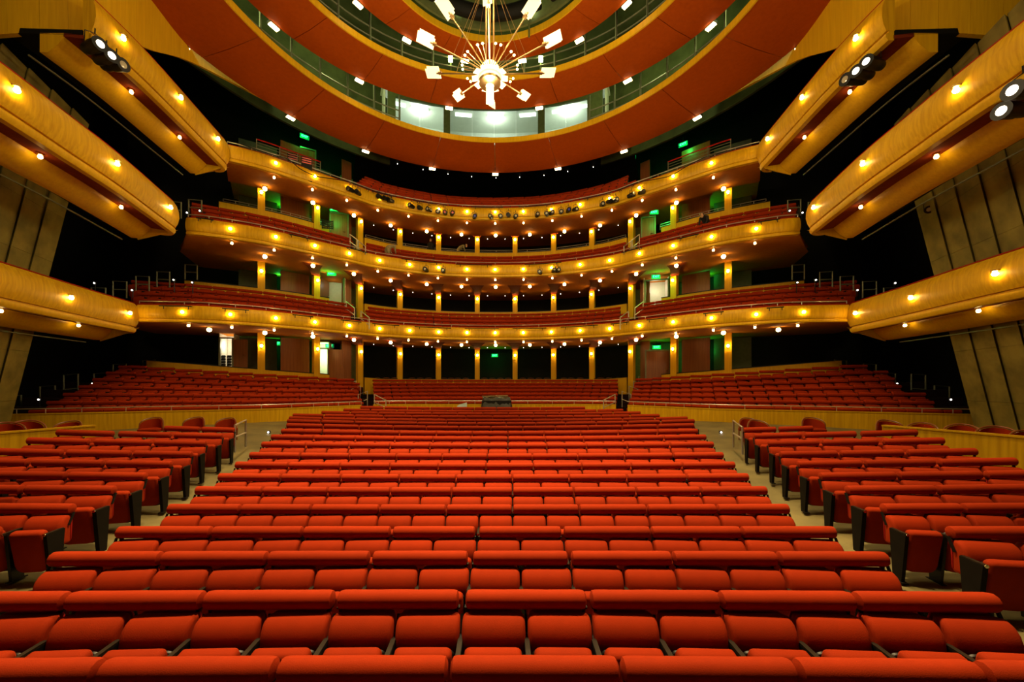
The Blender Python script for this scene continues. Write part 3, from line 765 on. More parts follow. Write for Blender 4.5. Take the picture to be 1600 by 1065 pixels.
# ------------------------------------------------------------------ wooden bulkheads beside the rings
for sg, nm in ((-1, 'left'), (1, 'right')):
    b = empty('bulkhead'); tag(b, 'panelled honey wood bulkhead above the top side box on the %s' % nm, 'bulkhead', kind='structure')
    K = [(10.4, 20.2, 14.3), (11.0, 19.3, 14.05), (12.0, 17.0, 13.6), (12.15, 15.2, 12.85), (11.95, 13.6, 11.8), (11.8, 12.5, 11.15), (12.0, 11.4, 10.45), (13.2, 10.85, 9.92), (15.5, 10.75, 9.7), (21.0, 10.6, 9.6)]
    npn = 20
    for k in range(npn):
        vs = []; n = 4
        for q in range(n+1):
            u = (k+.004+.992*q/n)*9/npn; x, y, z = cr(K, u); x2, y2, z2 = cr(K, u+.01)
            nn = Vector((-(y2-y), (x2-x), 0)).normalized()
            lean = -.15
            vs += [(sg*x, y, Z(z)), (sg*(x+lean*.4), y+lean, Z(max(15.0, z+1.6))), (sg*(x+nn.x*.12), y+nn.y*.12, Z(z)), (sg*(x+nn.x*.12+lean*.4), y+nn.y*.12+lean, Z(max(15.0, z+1.6)))]
        fs = []
        for q in range(n):
            a, c = 4*q, 4*q+4
            fs += [(a, c, c+1, a+1), (a+2, a+3, c+3, c+2), (a, a+2, c+2, c), (a+1, c+1, c+3, a+3)]
        fs += [(0, 1, 3, 2), tuple(4*n+x for x in (0, 2, 3, 1))]
        m = MB(); m.add(vs, fs); m.build('panel', GOLD, b)
    # stone-clad side tower leaning inwards
    b = empty('stone_tower'); tag(b, 'leaning side wall clad in rough olive stone, behind the side boxes on the %s' % nm, 'wall', kind='structure')
    ncol, zs = 9, [-2.6, -.6, 1.2, 2.9, 4.5, 6.1, 7.7, 9.6]
    A, Bp = Vector((18.1, 14.2)), Vector((15.6, 6.6))
    for c in range(ncol):
        f0, f1 = c/ncol, (c+1)/ncol
        for r in range(len(zs)-1):
            g = .004; vs = []
            for z in (zs[r]+g, zs[r+1]-g):
                lean = (z+2.6)/13.6*3.6
                for f, dn in ((f0+.002, .0), (f1-.002, .09)):
                    p = A*(1-f)+Bp*f; x = p.x-lean-dn*.9; y = p.y-dn*.35
                    vs += [(sg*x, y, Z(z)), (sg*(x+.5), y+.2, Z(z))]
            m = MB(); m.add(vs, [(0, 2, 6, 4), (1, 5, 7, 3), (0, 4, 5, 1), (2, 3, 7, 6), (0, 1, 3, 2), (4, 6, 7, 5)])
            m.build('stone_panel', STONE, b, smooth=False)

# ------------------------------------------------------------------ control booth
b = empty('control_booth'); tag(b, 'lit control booth with wide curved windows between the ceiling rings', 'booth', kind='structure')
BR, BY = 17.0, 25.0-17.0
def bp_(a, z, r=BR): return (r*math.sin(a), BY+r*math.cos(a), Z(z))
def sector(a0, a1, z0, z1, r0, r1, n=10):
    m = MB(); P = [(bp_(a0+(a1-a0)*q/n, 0, r0)[0], bp_(a0+(a1-a0)*q/n, 0, r0)[1]) for q in range(n+1)]
    m.sweep(P, [(0, Z(z0)), (0, Z(z1)), (r1-r0, Z(z1)), (r1-r0, Z(z0))]); return m
WZ0, WZ1 = 15.55, 17.85
AW = [(-.372, -.197), (-.172, .162), (.188, .345)]
m = sector(-.40, .40, 14.2, WZ0, BR, BR+.15); m.build('sill_wall', GREENP, b)
m = sector(-.40, .40, WZ1, 19.5, BR, BR+.15); m.build('head_wall', GREENP, b)
for a0, a1 in ((-.40, -.372), (-.197, -.172), (.162, .188), (.345, .40)): sector(a0, a1, WZ0, WZ1, BR-.04, BR+.2, 3).build('pier', GREENP, b)
for k, (a0, a1) in enumerate(AW):
    npn = (2, 4, 2)[k]
    wf = empty('window_%d' % (k+1), parent=b)
    for q in range(npn):
        c0, c1 = a0+(a1-a0)*q/npn, a0+(a1-a0)*(q+1)/npn
        sector(c0+.001, c1-.001, WZ0, WZ1, BR+.05, BR+.06, 4).build('pane', GLASS, wf)
sector(-.42, .42, 15.0, 19.0, BR+3.2, BR+3.3, 14).build('rear_wall', BOOTHW, b)
sector(-.42, .42, 18.4, 18.5, BR+.15, BR+3.2, 14).build('booth_ceiling', BOOTHW, b)
sector(-.42, .42, 15.0, 15.1, BR+.15, BR+3.2, 14).build('booth_floor', BOOTHW, b)
for a in (-.41, -.185, .175, .41): sector(a-.003, a+.003, 15.0, 18.5, BR+.15, BR+3.2, 1).build('partition', BOOTHW, b)
for a in (-.36, -.28, -.12, 0.0, .12, .24, .31):
    sector(a-.03, a+.03, 18.28, 18.38, BR+1.2, BR+1.4, 3).build('tube_light', BOOTHL, b)
for a in (-.28, 0, .27):
    p = bp_(a, 18.0, BR+1.4); point('booth_light', p, 150, (.9, 1.0, .88), .4)
for k, a in enumerate((-.32, -.24, -.10, .03)):
    o = empty('booth_desk', (bp_(a, 15.1, BR+.9)), -a); tag(o, 'pale control desk behind the booth glass, %s from the left' % ORD[k+1], 'desk', 'booth desks')
    m = MB(); m.box(-.55, .55, -.3, .3, .68, .74); put('top', m.mesh('top', WHITEM, smooth=False), o)
    m = MB(); m.box(-.5, .5, .2, .24, 0, .68); put('modesty_panel', m.mesh('panel', WHITEM, smooth=False), o)
    m = MB(); m.box(-.35, .35, -.02, .04, .80, 1.22); m.box(-.05, .05, 0, .06, .72, .82); put('monitor', m.mesh('monitor', simple('monitor_grey', (.12, .14, .13), .4, noise=.1), smooth=False), o)

# black upper ceiling over the top balcony, dotted with pin lights
b = empty('ceiling_upper'); tag(b, 'black ceiling over the top balcony with tiny white lights', 'ceiling', kind='structure')
va = []; PA = mixc(FC, CC, .22); PB = offset(CC, 3.0)
for j in range(41):
    u = -2.9+5.8*j/40; f = half(PA, u); c = half(PB, u)
    va += [(f[0], f[1], Z(14.9)), (c[0], c[1], Z(14.9)), (f[0], f[1], Z(14.98)), (c[0], c[1], Z(14.98))]
m = MB(); m.add(va, [f for j in range(40) for f in ((4*j, 4*j+4, 4*j+5, 4*j+1), (4*j+2, 4*j+3, 4*j+7, 4*j+6), (4*j, 4*j+2, 4*j+6, 4*j+4))]); m.build('slab', BLACK, b, smooth=False)
for px, py in ((621, 255), (661, 264), (700, 271), (737, 275), (775, 277), (812, 276), (850, 273), (887, 267), (927, 260)):
    p = at(px, py, 14.86*600/(600-py)); put('pin_light', STARM, b, tuple(p))

# ------------------------------------------------------------------ chandelier
CX, CY, CZ = 0.0, 12.0, Z(9.62)
b = empty('chandelier', (CX, CY, CZ)); tag(b, 'brass chandelier with glowing glass plates on ten long arms', 'chandelier')
m = MB(); m.lathe([(.001, -.18), (.24, -.18), (.30, -.10), (.30, .22), (.22, .34), (.001, .34)], 20); m.build('glass_drum', CHHOT, b)
m = MB(); m.lathe([(.16, -.30), (.34, -.24), (.36, -.18), (.26, -.16), (.16, -.18)], 24); m.build('lower_ring', BRASS, b)
m = MB(); m.lathe([(.001, -.34), (.13, -.32), (.15, -.20), (.001, -.18)], 16); m.build('lower_boss', CHGL, b)
for dx, dy in ((-.12, 0), (.12, 0), (0, .12), (0, -.12)):
    m = MB(); m.tube([(dx, dy, .3), (dx, dy, 7.0)], .028, 8); m.build('rod', BRASS, b)
m = MB(); m.lathe([(.24, 3.35), (.30, 3.40), (.30, 3.62), (.24, 3.66)], 20); m.lathe([(.22, 4.2), (.28, 4.25), (.28, 4.42), (.22, 4.46)], 20); m.build('collar', BRASS, b)
m = MB(); m.slab(.24, .50, .10, .03, .03, 2, T(0, .05, -.82)); m.build('drop_plate', CHHOT, b)
pl = MB(); pl.box(-.03, .44, -.12, .12, -.006, .006)
ARMR = 1.95
platem = MB(); platem.box(0, .52, -.15, .12, -.012, .012); platem.box(.04, .48, -.10, .16, .05, .07); PLM = platem.mesh('glass_plate', CHGL, smooth=False)
tipm = MB(); tipm.lathe([(.001, -.04), (.04, 0), (.001, .04)], 8); TIPM = tipm.mesh('small_bulb', emit('small_bulb_glow', (1, .70, .22), 25))
for k in range(10):
    a = 2*PI*k/10
    d = Vector((math.sin(a), math.cos(a), 0))
    arm = MB(); e = d*(ARMR-.1)+Vector((0, 0, .55)); arm.tube([d*.2+Vector((0, 0, .12)), e], .022, 6)
    ao = arm.build('arm', BRASS, b)
    pm = put('glass_plate', PLM, ao, M=T(*(d*(ARMR-.22)+Vector((0, 0, .53)))) @ RZ(PI/2-a) @ RY(-.25) @ RX(.5 if d.x < .01 else -.5))
    m = MB(); m.box(-.06, .05, -.05, .05, -.03, .03); put('clamp', m.mesh('clamp', BRASS, smooth=False), ao, M=T(*(d*(ARMR-.22)+Vector((0, 0, .53)))) @ RZ(PI/2-a))
    ip = MB(); ip.box(.22, .56, -.11, .11, -.008, .008)
    put('inner_plate', ip.mesh('inner_plate', CHGL, smooth=False), b, M=RZ(PI/2-a-.31) @ RY(.15))
    for da in (-.09, .09):
        a2 = a+.314+da; d2 = Vector((math.sin(a2), math.cos(a2), 0)); e2 = d2*.86+Vector((0, 0, .28))
        m = MB(); m.tube([d2*.2+Vector((0, 0, .12)), e2], .012, 5); so = m.build('short_arm', BRASS, b)
        put('small_bulb', TIPM, so, tuple(e2))
    w2 = MB(); w2.tube([d*1.15+Vector((0, 0, .38)), Vector((0, 0, 3.4))], .006, 4); w2.build('stay_wire', BRASS, b)
point('chandelier_light', (CX, CY, CZ-1.9), 800, (1.0, .80, .45), .5)
for q in range(4):
    a = PI/4+q*PI/2; point('chandelier_light', (CX+2.75*math.sin(a), CY+2.75*math.cos(a), CZ+.75), 240, (1.0, .80, .45), .3)

# ------------------------------------------------------------------ exit signs
def text_mesh(txt, size):
    c = bpy.data.curves.new('lettering', 'FONT'); c.body = txt; c.size = size; c.align_x = 'CENTER'; c.align_y = 'CENTER'; c.extrude = .004
    o = bpy.data.objects.new('lettering', c); COL.objects.link(o)
    bpy.context.view_layer.update()
    me = bpy.data.meshes.new_from_object(o.evaluated_get(bpy.context.evaluated_depsgraph_get()))
    bpy.data.objects.remove(o); me.materials.clear(); me.materials.append(GREENL); return me
EXITM = text_mesh('EXIT', .19)
SIGNM = MB().box(-.27, .27, 0, .06, -.13, .13).mesh('sign_body', GREENB, smooth=False)
LV = {0: 'behind the parterre', 1: 'on the lowest balcony', 2: 'on the middle balcony', 3: 'on the top balcony'}
signs = [(0, 432, 536, 25.0, .45, 'far left'), (0, 515, 540, 26.3, .2, 'left, over the bright doorway'), (0, 773, 555, 31.5, 0, 'in the middle'), (0, 1026, 542, 26.3, -.2, 'right, over the double door'), (0, 1102, 540, 25.0, -.45, 'far right'),
         (1, 440, 425, 25.0, .5, 'far left'), (1, 518, 427, 24.0, .1, 'left, over the doorway'), (1, 1025, 432, 24.0, -.1, 'right, over the doorway'), (1, 1099, 430, 25.0, -.5, 'far right'),
         (2, 445, 323, 25.0, .6, 'far left'), (2, 522, 326, 24.5, .1, 'left, near the stair'), (2, 1022, 331, 24.5, -.1, 'right, near the stair'), (2, 1097, 331, 25.0, -.6, 'far right'),
         (3, 476, 213, 24.5, .7, 'far left'), (3, 557, 239, 27.0, 1.1, 'left, edge on'), (3, 1067, 225, 24.5, -.7, 'far right'), (3, 988, 248, 27.0, -1.1, 'right, edge on')]
for lv, px, py, Y, a, wh in signs:
    p = at(px, py, Y)
    o = empty('exit_sign', p, a); tag(o, 'green lit exit sign %s, %s' % (LV[lv], wh), 'exit sign', 'green exit signs')
    put('sign_body', SIGNM, o); put('lettering', EXITM, o, M=T(0, -.012, 0) @ RX(PI/2))
    m = MB(); m.tube([(0, .03, .17), (0, .03, .5)], .012, 5); put('hanger', m.mesh('hanger', IRON), o)
    point('exit_glow', p+Vector((.0, -.30, -.30)), 40 if lv else 30, (.02, 1.0, .12), .15)

# ------------------------------------------------------------------ doors and wall panels in the side wings
def doorway(n, label, px0, px1, py0, py1, Y, a, lit, leaf_w=0, mirror=False):
    p0, p1 = at(px0, py1, Y), at(px1, py0, Y); wd = p1.x-p0.x; h = p1.z-p0.z
    o = empty('door_%d' % n, ((p0.x+p1.x)/2, Y, p0.z), a); tag(o, label, 'door', kind='structure')
    m = MB(); m.box(-wd/2-.08, -wd/2, -.06, .10, 0, h+.08); m.box(wd/2, wd/2+.08, -.06, .10, 0, h+.08); m.box(-wd/2, wd/2, -.06, .10, h, h+.08)
    put('frame', m.mesh('frame', DSTEEL, smooth=False), o)
    if lit:
        m = MB(); m.box(-wd/2-.06, wd/2+.06, 1.5, 1.55, -.1, h+.5); m.box(-wd/2-.11, -wd/2-.06, .1, 1.5, -.1, h+.5); m.box(wd/2+.06, wd/2+.11, .1, 1.5, -.1, h+.5); m.box(-wd/2-.06, wd/2+.06, .1, 1.5, h+.45, h+.5)
        put('corridor', m.mesh('corridor', WHITEM, smooth=False), o)
        q = point('corridor_light', (0, .8, h*.8), lit, (1, .90, .66), .2); q.parent = o
    lw = leaf_w or wd
    m = MB(); m.box(0, lw, -.02, .03, .02, h-.02); dl = put('leaf', m.mesh('leaf', DARKW, smooth=False), o, (-wd/2 if not leaf_w else wd/2+.02, .02, 0), 0 if not leaf_w else -.15)
    m = MB(); m.tube([(lw-.12, -.05, h*.45), (lw-.25, -.05, h*.45)], .02, 6); put('handle', m.mesh('handle', CHROME), dl)
    if leaf_w == 0 and lit: dl.rotation_euler = (0, 0, 1.35)
    return o
doorway(1, 'bright open doorway left of the parterre stair', 495, 511, 545, 592, 25.3, .25, 45, 1.0)
doorway(2, 'closed double door to the right of the parterre stair', 1011, 1044, 548, 600, 25.3, -.25, 0)
doorway(3, 'doorway with open door left on the lowest balcony', 501, 535, 432, 478, 25.2, .25, 5)
doorway(4, 'bright doorway on the right of the lowest balcony', 1010, 1042, 438, 482, 25.2, -.25, 22)
doorway(5, 'door left on the middle balcony behind the stair', 518, 542, 334, 384, 25.3, .3, 0)
doorway(6, 'door on the right of the middle balcony behind the stair', 1004, 1022, 340, 386, 25.3, -.3, 0)
doorway(7, 'lit doorway at the far left behind the parterre', 346, 361, 529, 575, 22.3, .35, 22, .8)
doorway(8, 'door left on the top balcony under the exit sign', 472, 491, 234, 266, 24.9, .5, 0)
NEUT = simple('dim_grey_plaster', (0.10, 0.11, 0.07), 0.7, spec=0.2, noise=0.1)
for sg, nm in ((-1, 'left'), (1, 'right')):
    for lv, (z0, z1) in enumerate(((-.9, 2.9), (4.2, 7.0), (8.6, 11.5), (11.5, 15.0))):
        b = empty('wall_wing'); tag(b, 'wood panelled passage wall behind the columns, %s, %s' % (nm, LV[lv]), 'wall', kind='structure')
        for (u0, u1, off, mt) in ((3.32, 3.56, .35, DARKW), (4.35, 5.3, 1.0, DARKW), (5.3, 6.6, 2.2, NEUT), (3.5, 4.4, 2.6, NEUT), (2.75, 3.3, 2.4, GREENP)):
            P = path(offset(CC, off), sg*u0, sg*u1, 8)
            if sg < 0: P = P
            n = 3
            for q in range(n):
                m = MB(); m.sweep(P[q*8//3:(q+1)*8//3+1], [(0, Z(z0)), (0, Z(z1)), (.08, Z(z1)), (.08, Z(z0))]); m.build('panel', mt, b, smooth=False)

# ------------------------------------------------------------------ stage spotlights
def spot_parts(L, r):
    q = {}
    m = MB(); m.lathe([(.001, L), (r*.75, L), (r*.9, L*.75), (r*.8, L*.6), (r, L*.45), (r, .02), (r*1.08, 0), (r*1.08, -.03), (r*.95, -.03)], 14, RX(-PI/2)); q['housing'] = m.mesh('housing', IRON)
    m = MB(); m.lathe([(.001, -.035), (r*.55, -.03), (r*.92, -.012), (r*.92, 0), (.001, 0)], 14, RX(-PI/2)); q['lens'] = m
    m = MB(); m.tube([(-r*1.2, L*.4, 0), (-r*1.2, L*.4, r*1.7), (0, L*.4, r*2.1), (r*1.2, L*.4, r*1.7), (r*1.2, L*.4, 0)], .012, 5); m.tube([(0, L*.4, r*2.0), (0, L*.4, r*2.9)], .016, 5); q['yoke'] = m.mesh('yoke', IRON)
    return q
SP_S = spot_parts(.38, .125); SP_L = spot_parts(.75, .17)
LM = {}
def spotlight(p, q, lens, label, group, M):
    o = put('stage_spotlight', None, M=T(*p) @ M); tag(o, label, 'spotlight', group)
    put('housing', q['housing'], o); put('yoke', q['yoke'], o)
    key = (id(q), lens.name)
    if key not in LM: LM[key] = q['lens'].mesh('lens', lens)
    put('lens', LM[key], o)
L3S = [(544, 294, 0), (557, 299, 0), (591, 306, 0), (600, 309, 0), (607, 312, 0), (640, 320, 1), (655, 324, 0), (668, 326, 1), (684, 330, 1), (695, 331, 2), (707, 332, 2), (742, 337, 3), (766, 337, 1), (782, 337, 1), (794, 335, 0),
       (806, 337, 1), (840, 334, 1), (854, 333, 1), (863, 331, 1), (877, 330, 1), (889, 327, 3), (901, 326, 1), (942, 318, 1), (954, 314, 0), (964, 311, 1), (990, 303, 1), (1005, 299, 0)]
def front_y(px, z, extra):                       # distance of the balcony front where the sight line at px meets it
    Y = 22.0
    for _ in range(50):
        X = CAMX+(px-782)/600*Y; lo, hi = 0, 9.9
        for _ in range(30):
            md = (lo+hi)/2
            if half(FC, md)[0] < abs(X): lo = md
            else: hi = md
        Y = half(FC, lo)[1]-extra
    return Y
for k, (px, py, ln) in enumerate(L3S):
    Y = front_y(px, 11, .42)
    spotlight(at(px, py, Y), SP_S, (LENS, LENS, LENSP, LENSB)[ln] if ln else IRON, 'small black stage spotlight, %s from the left along the top balcony' % ORD[k+1], 'spotlights on the top balcony', RZ(random.uniform(-.35, .35)+(775-px)*-.0012) @ RX(random.uniform(.0, .35)))
for k, (px, py) in enumerate(((664, 420), (692, 422), (843, 424), (866, 421), (873, 421))):
    spotlight(at(px, py, front_y(px, 7.4, .42)), SP_S, LENS, 'small round spotlight, %s from the left along the middle balcony' % ORD[k+1], 'spotlights on the middle balcony', RZ(random.uniform(-.3, .3)))
for k, (px, py, Y, lit, rz) in enumerate(((156, 69, 10.8, 1, .75), (174, 87, 11.15, 1, .75), (192, 101, 11.45, 0, .85), (1354, 96, 11.35, 1, -.75), (1338, 111, 11.7, 1, -.75), (1321, 124, 12.05, 0, -.85), (1583, 141, 7.85, 1, -.9), (1566, 173, 8.45, 1, -.9))):
    nm = ['top left side box', 'top left side box', 'top left side box', 'top right side box', 'top right side box', 'top right side box', 'middle right side box', 'middle right side box'][k]
    wh = ['uppermost', 'middle', 'lowest, unlit', 'uppermost', 'middle', 'lowest, unlit', 'upper of two', 'lower of two'][k]
    spotlight(at(px, py, Y), SP_L, SPOTL if lit else LENS, 'long black spotlight under the %s, %s' % (nm, wh), 'spotlights under the side boxes', RZ(rz*1.6) @ RX(.12))
for k, (px, py, Y) in enumerate(((10, 294, 12.5), (30, 298, 12.9), (46, 306, 13.3), (1452, 327, 13.6), (1478, 314, 13.2), (1514, 304, 12.6), (1550, 290, 12.2), (1584, 276, 11.8))):
    nm = 'left' if px < 800 else 'right'
    spotlight(at(px, py, Y), SP_S, LENS, 'dim spotlight against the stone wall under the middle %s side box, %s in its row' % (nm, ORD[k+1 if k < 3 else k-2]), 'spotlights against the stone walls', RZ(1.0 if px < 800 else -1.0) @ RX(.3))

# cable draped along the top balcony
def cable(label, pts, r=.022):
    m = MB(); n = len(pts)-1; P = [cr(pts, i/6) for i in range(6*n+1)]
    m.tube(P, r, 5); tag(m.build('cable', IRON), label, 'cable')
def frontpt(u, dz, ex): 
    x, y = half(FC, u); d = 1-ex/24.0
    return (x*d, y*d, Z(11.0)+dz)
cable('black cable drooping along the left of the top balcony front', [frontpt(u, dz, .5) for u, dz in ((-6.4, -.05), (-5.6, -.12), (-5.0, -.08), (-4.6, -.35), (-4.1, -.42), (-3.5, -.25), (-3.1, -.15))])
cable('black cable drooping along the right of the top balcony front', [frontpt(u, dz, .5) for u, dz in ((3.1, -.15), (3.6, -.30), (4.1, -.38), (4.6, -.2), (5.2, -.08), (5.9, -.12))])

# ------------------------------------------------------------------ stair handrails
def handrail(label, pts, posts, r=.032, group='steel stair handrails', mat=STEEL):
    o = empty('handrail', pts[0]); tag(o, label, 'handrail', group)
    p0 = Vector(pts[0]); m = MB(); m.tube([Vector(p)-p0 for p in pts], r, 6); put('rail', m.mesh('rail', mat), o)
    for a, c in posts:
        m = MB(); m.tube([Vector(a)-p0, Vector(c)-p0], r*.85, 6); put('post', m.mesh('post', mat), o)
def loop_rail(label, px, py, Y, wd, h, slope=0.0, rz=0.0, group='steel stair handrails', mat=STEEL, two=True):
    # small hooped rail: top bar sloping down towards the stage
    p = at(px, py, Y); d = Vector((math.sin(rz), -math.cos(rz), 0))
    a = p; b = p+d*wd+Vector((0, 0, -slope))
    lo_a, lo_b = a-Vector((0, 0, h)), b-Vector((0, 0, h))
    handrail(label, [lo_a, a, b, lo_b], [(a-Vector((0, 0, h*.5)), b-Vector((0, 0, h*.5)))] if two else [], .032, group, mat)
for sg, nm in ((0, 'left'), (1, 'right')):
    def mx(px): return px if not sg else 1546-px
    rzs = -.55 if not sg else .55
    for k, (px, py, Y) in enumerate(((548, 588, 26.4), (556, 595, 25.2), (563, 603, 24.0), (574, 611, 22.9))):
        loop_rail('steel hoop handrail on the %s parterre stair, %s from the top' % (nm, ORD[k+1]), mx(px), py, Y, .65, .95, .18, rzs)
    a = at(mx(585), 616, 21.9); c = at(mx(603), 625, 21.0)
    handrail('sloping steel handrail at the foot of the %s parterre stair' % nm, [a-Vector((0, 0, .9)), a, c, c-Vector((0, 0, .55))], [(a-Vector((0, 0, .45)), c-Vector((0, 0, .40)))])
    for lv, rr in ((1, ((541, 471, 23.5), (564, 486, 22.2))), (2, ((547, 366, 23.3), (558, 375, 22.4)))):
        for k, (px, py, Y) in enumerate(rr):
            a = at(mx(px), py, Y); c = at(mx(px+13), py+10, Y-.8)
            handrail('sloping steel handrail on the %s stair of the %s balcony, %s one' % (nm, ['', 'lowest', 'middle'][lv], ['upper', 'lower'][k]), [a-Vector((0, 0, .85)), a, c, c-Vector((0, 0, .65))], [(a-Vector((0, 0, .45)), c-Vector((0, 0, .42)))])
    a = at(mx(367), 664 if not sg else 658, 11.3); c = at(mx(384), 656, 12.3)
    if sg: a = at(1160, 667, 11.3); c = at(1146, 657, 12.3)
    handrail('steel handrail at the head of the %s stalls aisle' % nm, [a-Vector((0, 0, .80)), a, c, c-Vector((0, 0, .85))], [(a-Vector((0, 0, .35)), c-Vector((0, 0, .40)))], group='aisle handrails')
    # dim hoops on the outer aisles
    for k, (px, py, Y) in enumerate(((33, 617, 16.8), (86, 602, 17.4), (122, 584, 18.0), (168, 582, 18.6), (197, 568, 19.2), (242, 562, 20.2))):
        loop_rail('dim hoop handrail on the outer %s parterre aisle, %s from the stage' % (nm, ORD[k+1]), mx(px) if not sg else 1546-px, py, Y, .5, 1.35, .05, -1.2 if not sg else 1.2, 'outer aisle hoops', DSTEEL)
    for lv, rr in ((1, ((165, 450, 17.4), (198, 440, 17.8), (233, 432, 18.3), (265, 425, 18.9), (308, 414, 19.6))), (2, ((283, 316, 17.9), (315, 313, 18.4)))):
        for k, (px, py, Y) in enumerate(rr):
            loop_rail('dim hoop handrail at the outer %s end of the %s balcony, %s one' % (nm, ['', 'lowest', 'middle'][lv], ORD[k+1]), mx(px), py, Y, .55, .75, .0, -1.4 if not sg else 1.4, 'outer aisle hoops', DSTEEL)
    # tiny aisle lights
    pts_ = ((10, 643, 15.2), (60, 624, 16.4), (144, 599, 18.0), (196, 586, 19.0), (176, 598, 18.2), (147, 442, 17.2), (206, 453, 17.6), (271, 437, 18.6), (300, 441, 18.8), (312, 329, 17.9), (419, 675, 15.5), (292, 332, 17.4))
    for k, (px, py, Y) in enumerate(pts_):
        o = empty('aisle_light', at(mx(px), py, Y)); tag(o, 'tiny white aisle light on the %s side, %s' % (nm, ('lowest at the outer parterre aisle', 'second along the outer parterre aisle', 'fourth along the outer parterre aisle', 'highest at the outer parterre aisle', 'third along the outer parterre aisle', 'outermost on the lowest balcony', 'second on the lowest balcony', 'third on the lowest balcony', 'innermost on the lowest balcony', 'inner one on the middle balcony', 'at the head of the stalls aisle', 'outer one on the middle balcony')[k]), 'aisle light', 'aisle lights')
        m = MB(); m.lathe([(.001, -.03), (.03, -.015), (.03, .015), (.001, .03)], 8, RX(PI/2)); put('lamp', m.mesh('lamp', STAR), o)
        m = MB(); m.box(-.06, .06, .02, .06, -.06, .06); put('housing', m.mesh('housing', IRON, smooth=False), o)
        m = MB(); m.tube([(0, .05, -.05), (0, .05, -.75)], .02, 5); put('stem', m.mesh('stem', IRON), o)

# rail with thin bars on the top balcony wings
for sg, nm in ((-1, 'left'), (1, 'right')):
    P = path(mixc(FC, CC, .06), sg*6.0, sg*4.0, 14)
    o = empty('balustrade'); tag(o, 'dark barred balustrade on the %s wing of the top balcony' % nm, 'balustrade', 'top balcony balustrades')
    for q in range(6):
        m = MB(); m.tube([(x, y, Z(11.06)+.14*q) for x, y in P], .030 if q == 5 else .014, 5); m.build('bar' if q < 5 else 'top_rail', DRED if q == 5 else DSTEEL, o)
    for q in (0, 5, 9, 14):
        m = MB(); m.tube([(*P[q], Z(10.95)), (*P[q], Z(11.78))], .022, 5); m.build('post', DSTEEL, o)
# amplifier cases on the left wing
for k, (px, py, nm) in enumerate(((458, 248, 'left one, beside the balustrade'), (479, 254, 'right one, beside the balustrade'))):
    o = empty('equipment_case', at(px, py, 19.75), .5); tag(o, 'red striped equipment case on the top balcony, ' + nm, 'case', 'equipment cases')
    m = MB(); m.box(-.25, .25, -.2, .2, -1.02, .18); put('body', m.mesh('body', IRON, smooth=False), o)
    for q in range(3):
        m = MB(); m.box(-.22, .22, -.215, -.2, -.14+.11*q, -.09+.11*q); put('strip', m.mesh('strip', LENSP, smooth=False), o)

# ------------------------------------------------------------------ loose armchairs
def chair_parts():
    q = {}
    m = MB(); vs = []; n = 14
    def arch(rad, inset, zt):
        out = []
        for j in range(n+1):
            a = math.radians(200-220*j/n+10-90+90); a = PI*(1-j/n); z = .42+(zt-.42)*(math.sin(a)**.45 if math.sin(a) > 0 else 0)
            out.append((math.cos(a)*(.34-inset), .22-.10*abs(math.cos(a))**2*3.2*rad, z))
        return out
    f = arch(1, .03, .77); bk = [(x, y+.07, z) for x, y, z in f]
    k = len(f); vs = f+bk; base = [(x, y, .40) for x, y, z in f]; vs += base+[(x, y+.07, .40) for x, y, z in base]
    fs = []
    for j in range(k-1): fs += [(2*k+j, 2*k+j+1, j+1, j), (3*k+j, k+j, k+j+1, 3*k+j+1), (j, j+1, k+j+1, k+j)]
    m.add(vs, fs); q['backrest'] = m.mesh('backrest', RED)
    m = MB(); m.tube([(x, y+.035, z+.01) for x, y, z in arch(1, 0.0, .795)], .022, 6); q['back_rim'] = m.mesh('back_rim', DARKW)
    m = MB(); m.slab(.58, .54, .12, .06, .04, 3, T(0, .22, .40) @ RX(PI/2)); q['seat'] = m.mesh('seat', RED)
    m = MB(); m.add([(-.02, -.02, .36), (.02, -.02, .36), (-.02, .02, .36), (.02, .02, .36), (-.014, -.014, 0), (.014, -.014, 0), (-.014, .014, 0), (.014, .014, 0)], [(0, 1, 3, 2), (4, 6, 7, 5), (0, 4, 5, 1), (2, 3, 7, 6), (0, 2, 6, 4), (1, 5, 7, 3)]); q['leg'] = m.mesh('leg', DARKW, smooth=False)
    return q
CHQ = chair_parts()
def armchair(label, x, y, rz, z=None, group='loose armchairs'):
    o = empty('armchair', (x, y, floor_z(x, y) if z is None else z), rz); tag(o, label, 'armchair', group)
    for nm in ('backrest', 'back_rim', 'seat'): put(nm, CHQ[nm], o)
    for lx in (-.25, .25):
        for ly in (-.24, .20): put('leg', CHQ['leg'], o, (lx, ly, 0))
def ground(px, ytop, Y, h=.88):
    p = at(px, ytop, Y); return p
for k, (px, Y, rz, lb) in enumerate(((107, 11.6, .35, 'farthest from the left aisle'), (238, 13.2, .3, 'third from the left aisle'), (304, 13.5, .2, 'second from the left aisle'), (354, 13.8, .2, 'beside the left aisle handrail'),
                                  (1170, 13.9, -.2, 'farther one by the right aisle'), (1184, 13.2, -.2, 'nearer one by the right aisle'), (1270, 13.2, -.3, 'third from the right aisle'), (1389, 11.8, -.35, 'farthest from the right aisle'))):
    x = CAMX+(px-782)/600*Y
    zt = EYE-(656-600)/600*Y-.89
    armchair('red rounded armchair with wooden rim by the parterre wall, ' + lb, x, Y, rz, floor_z(x, Y))
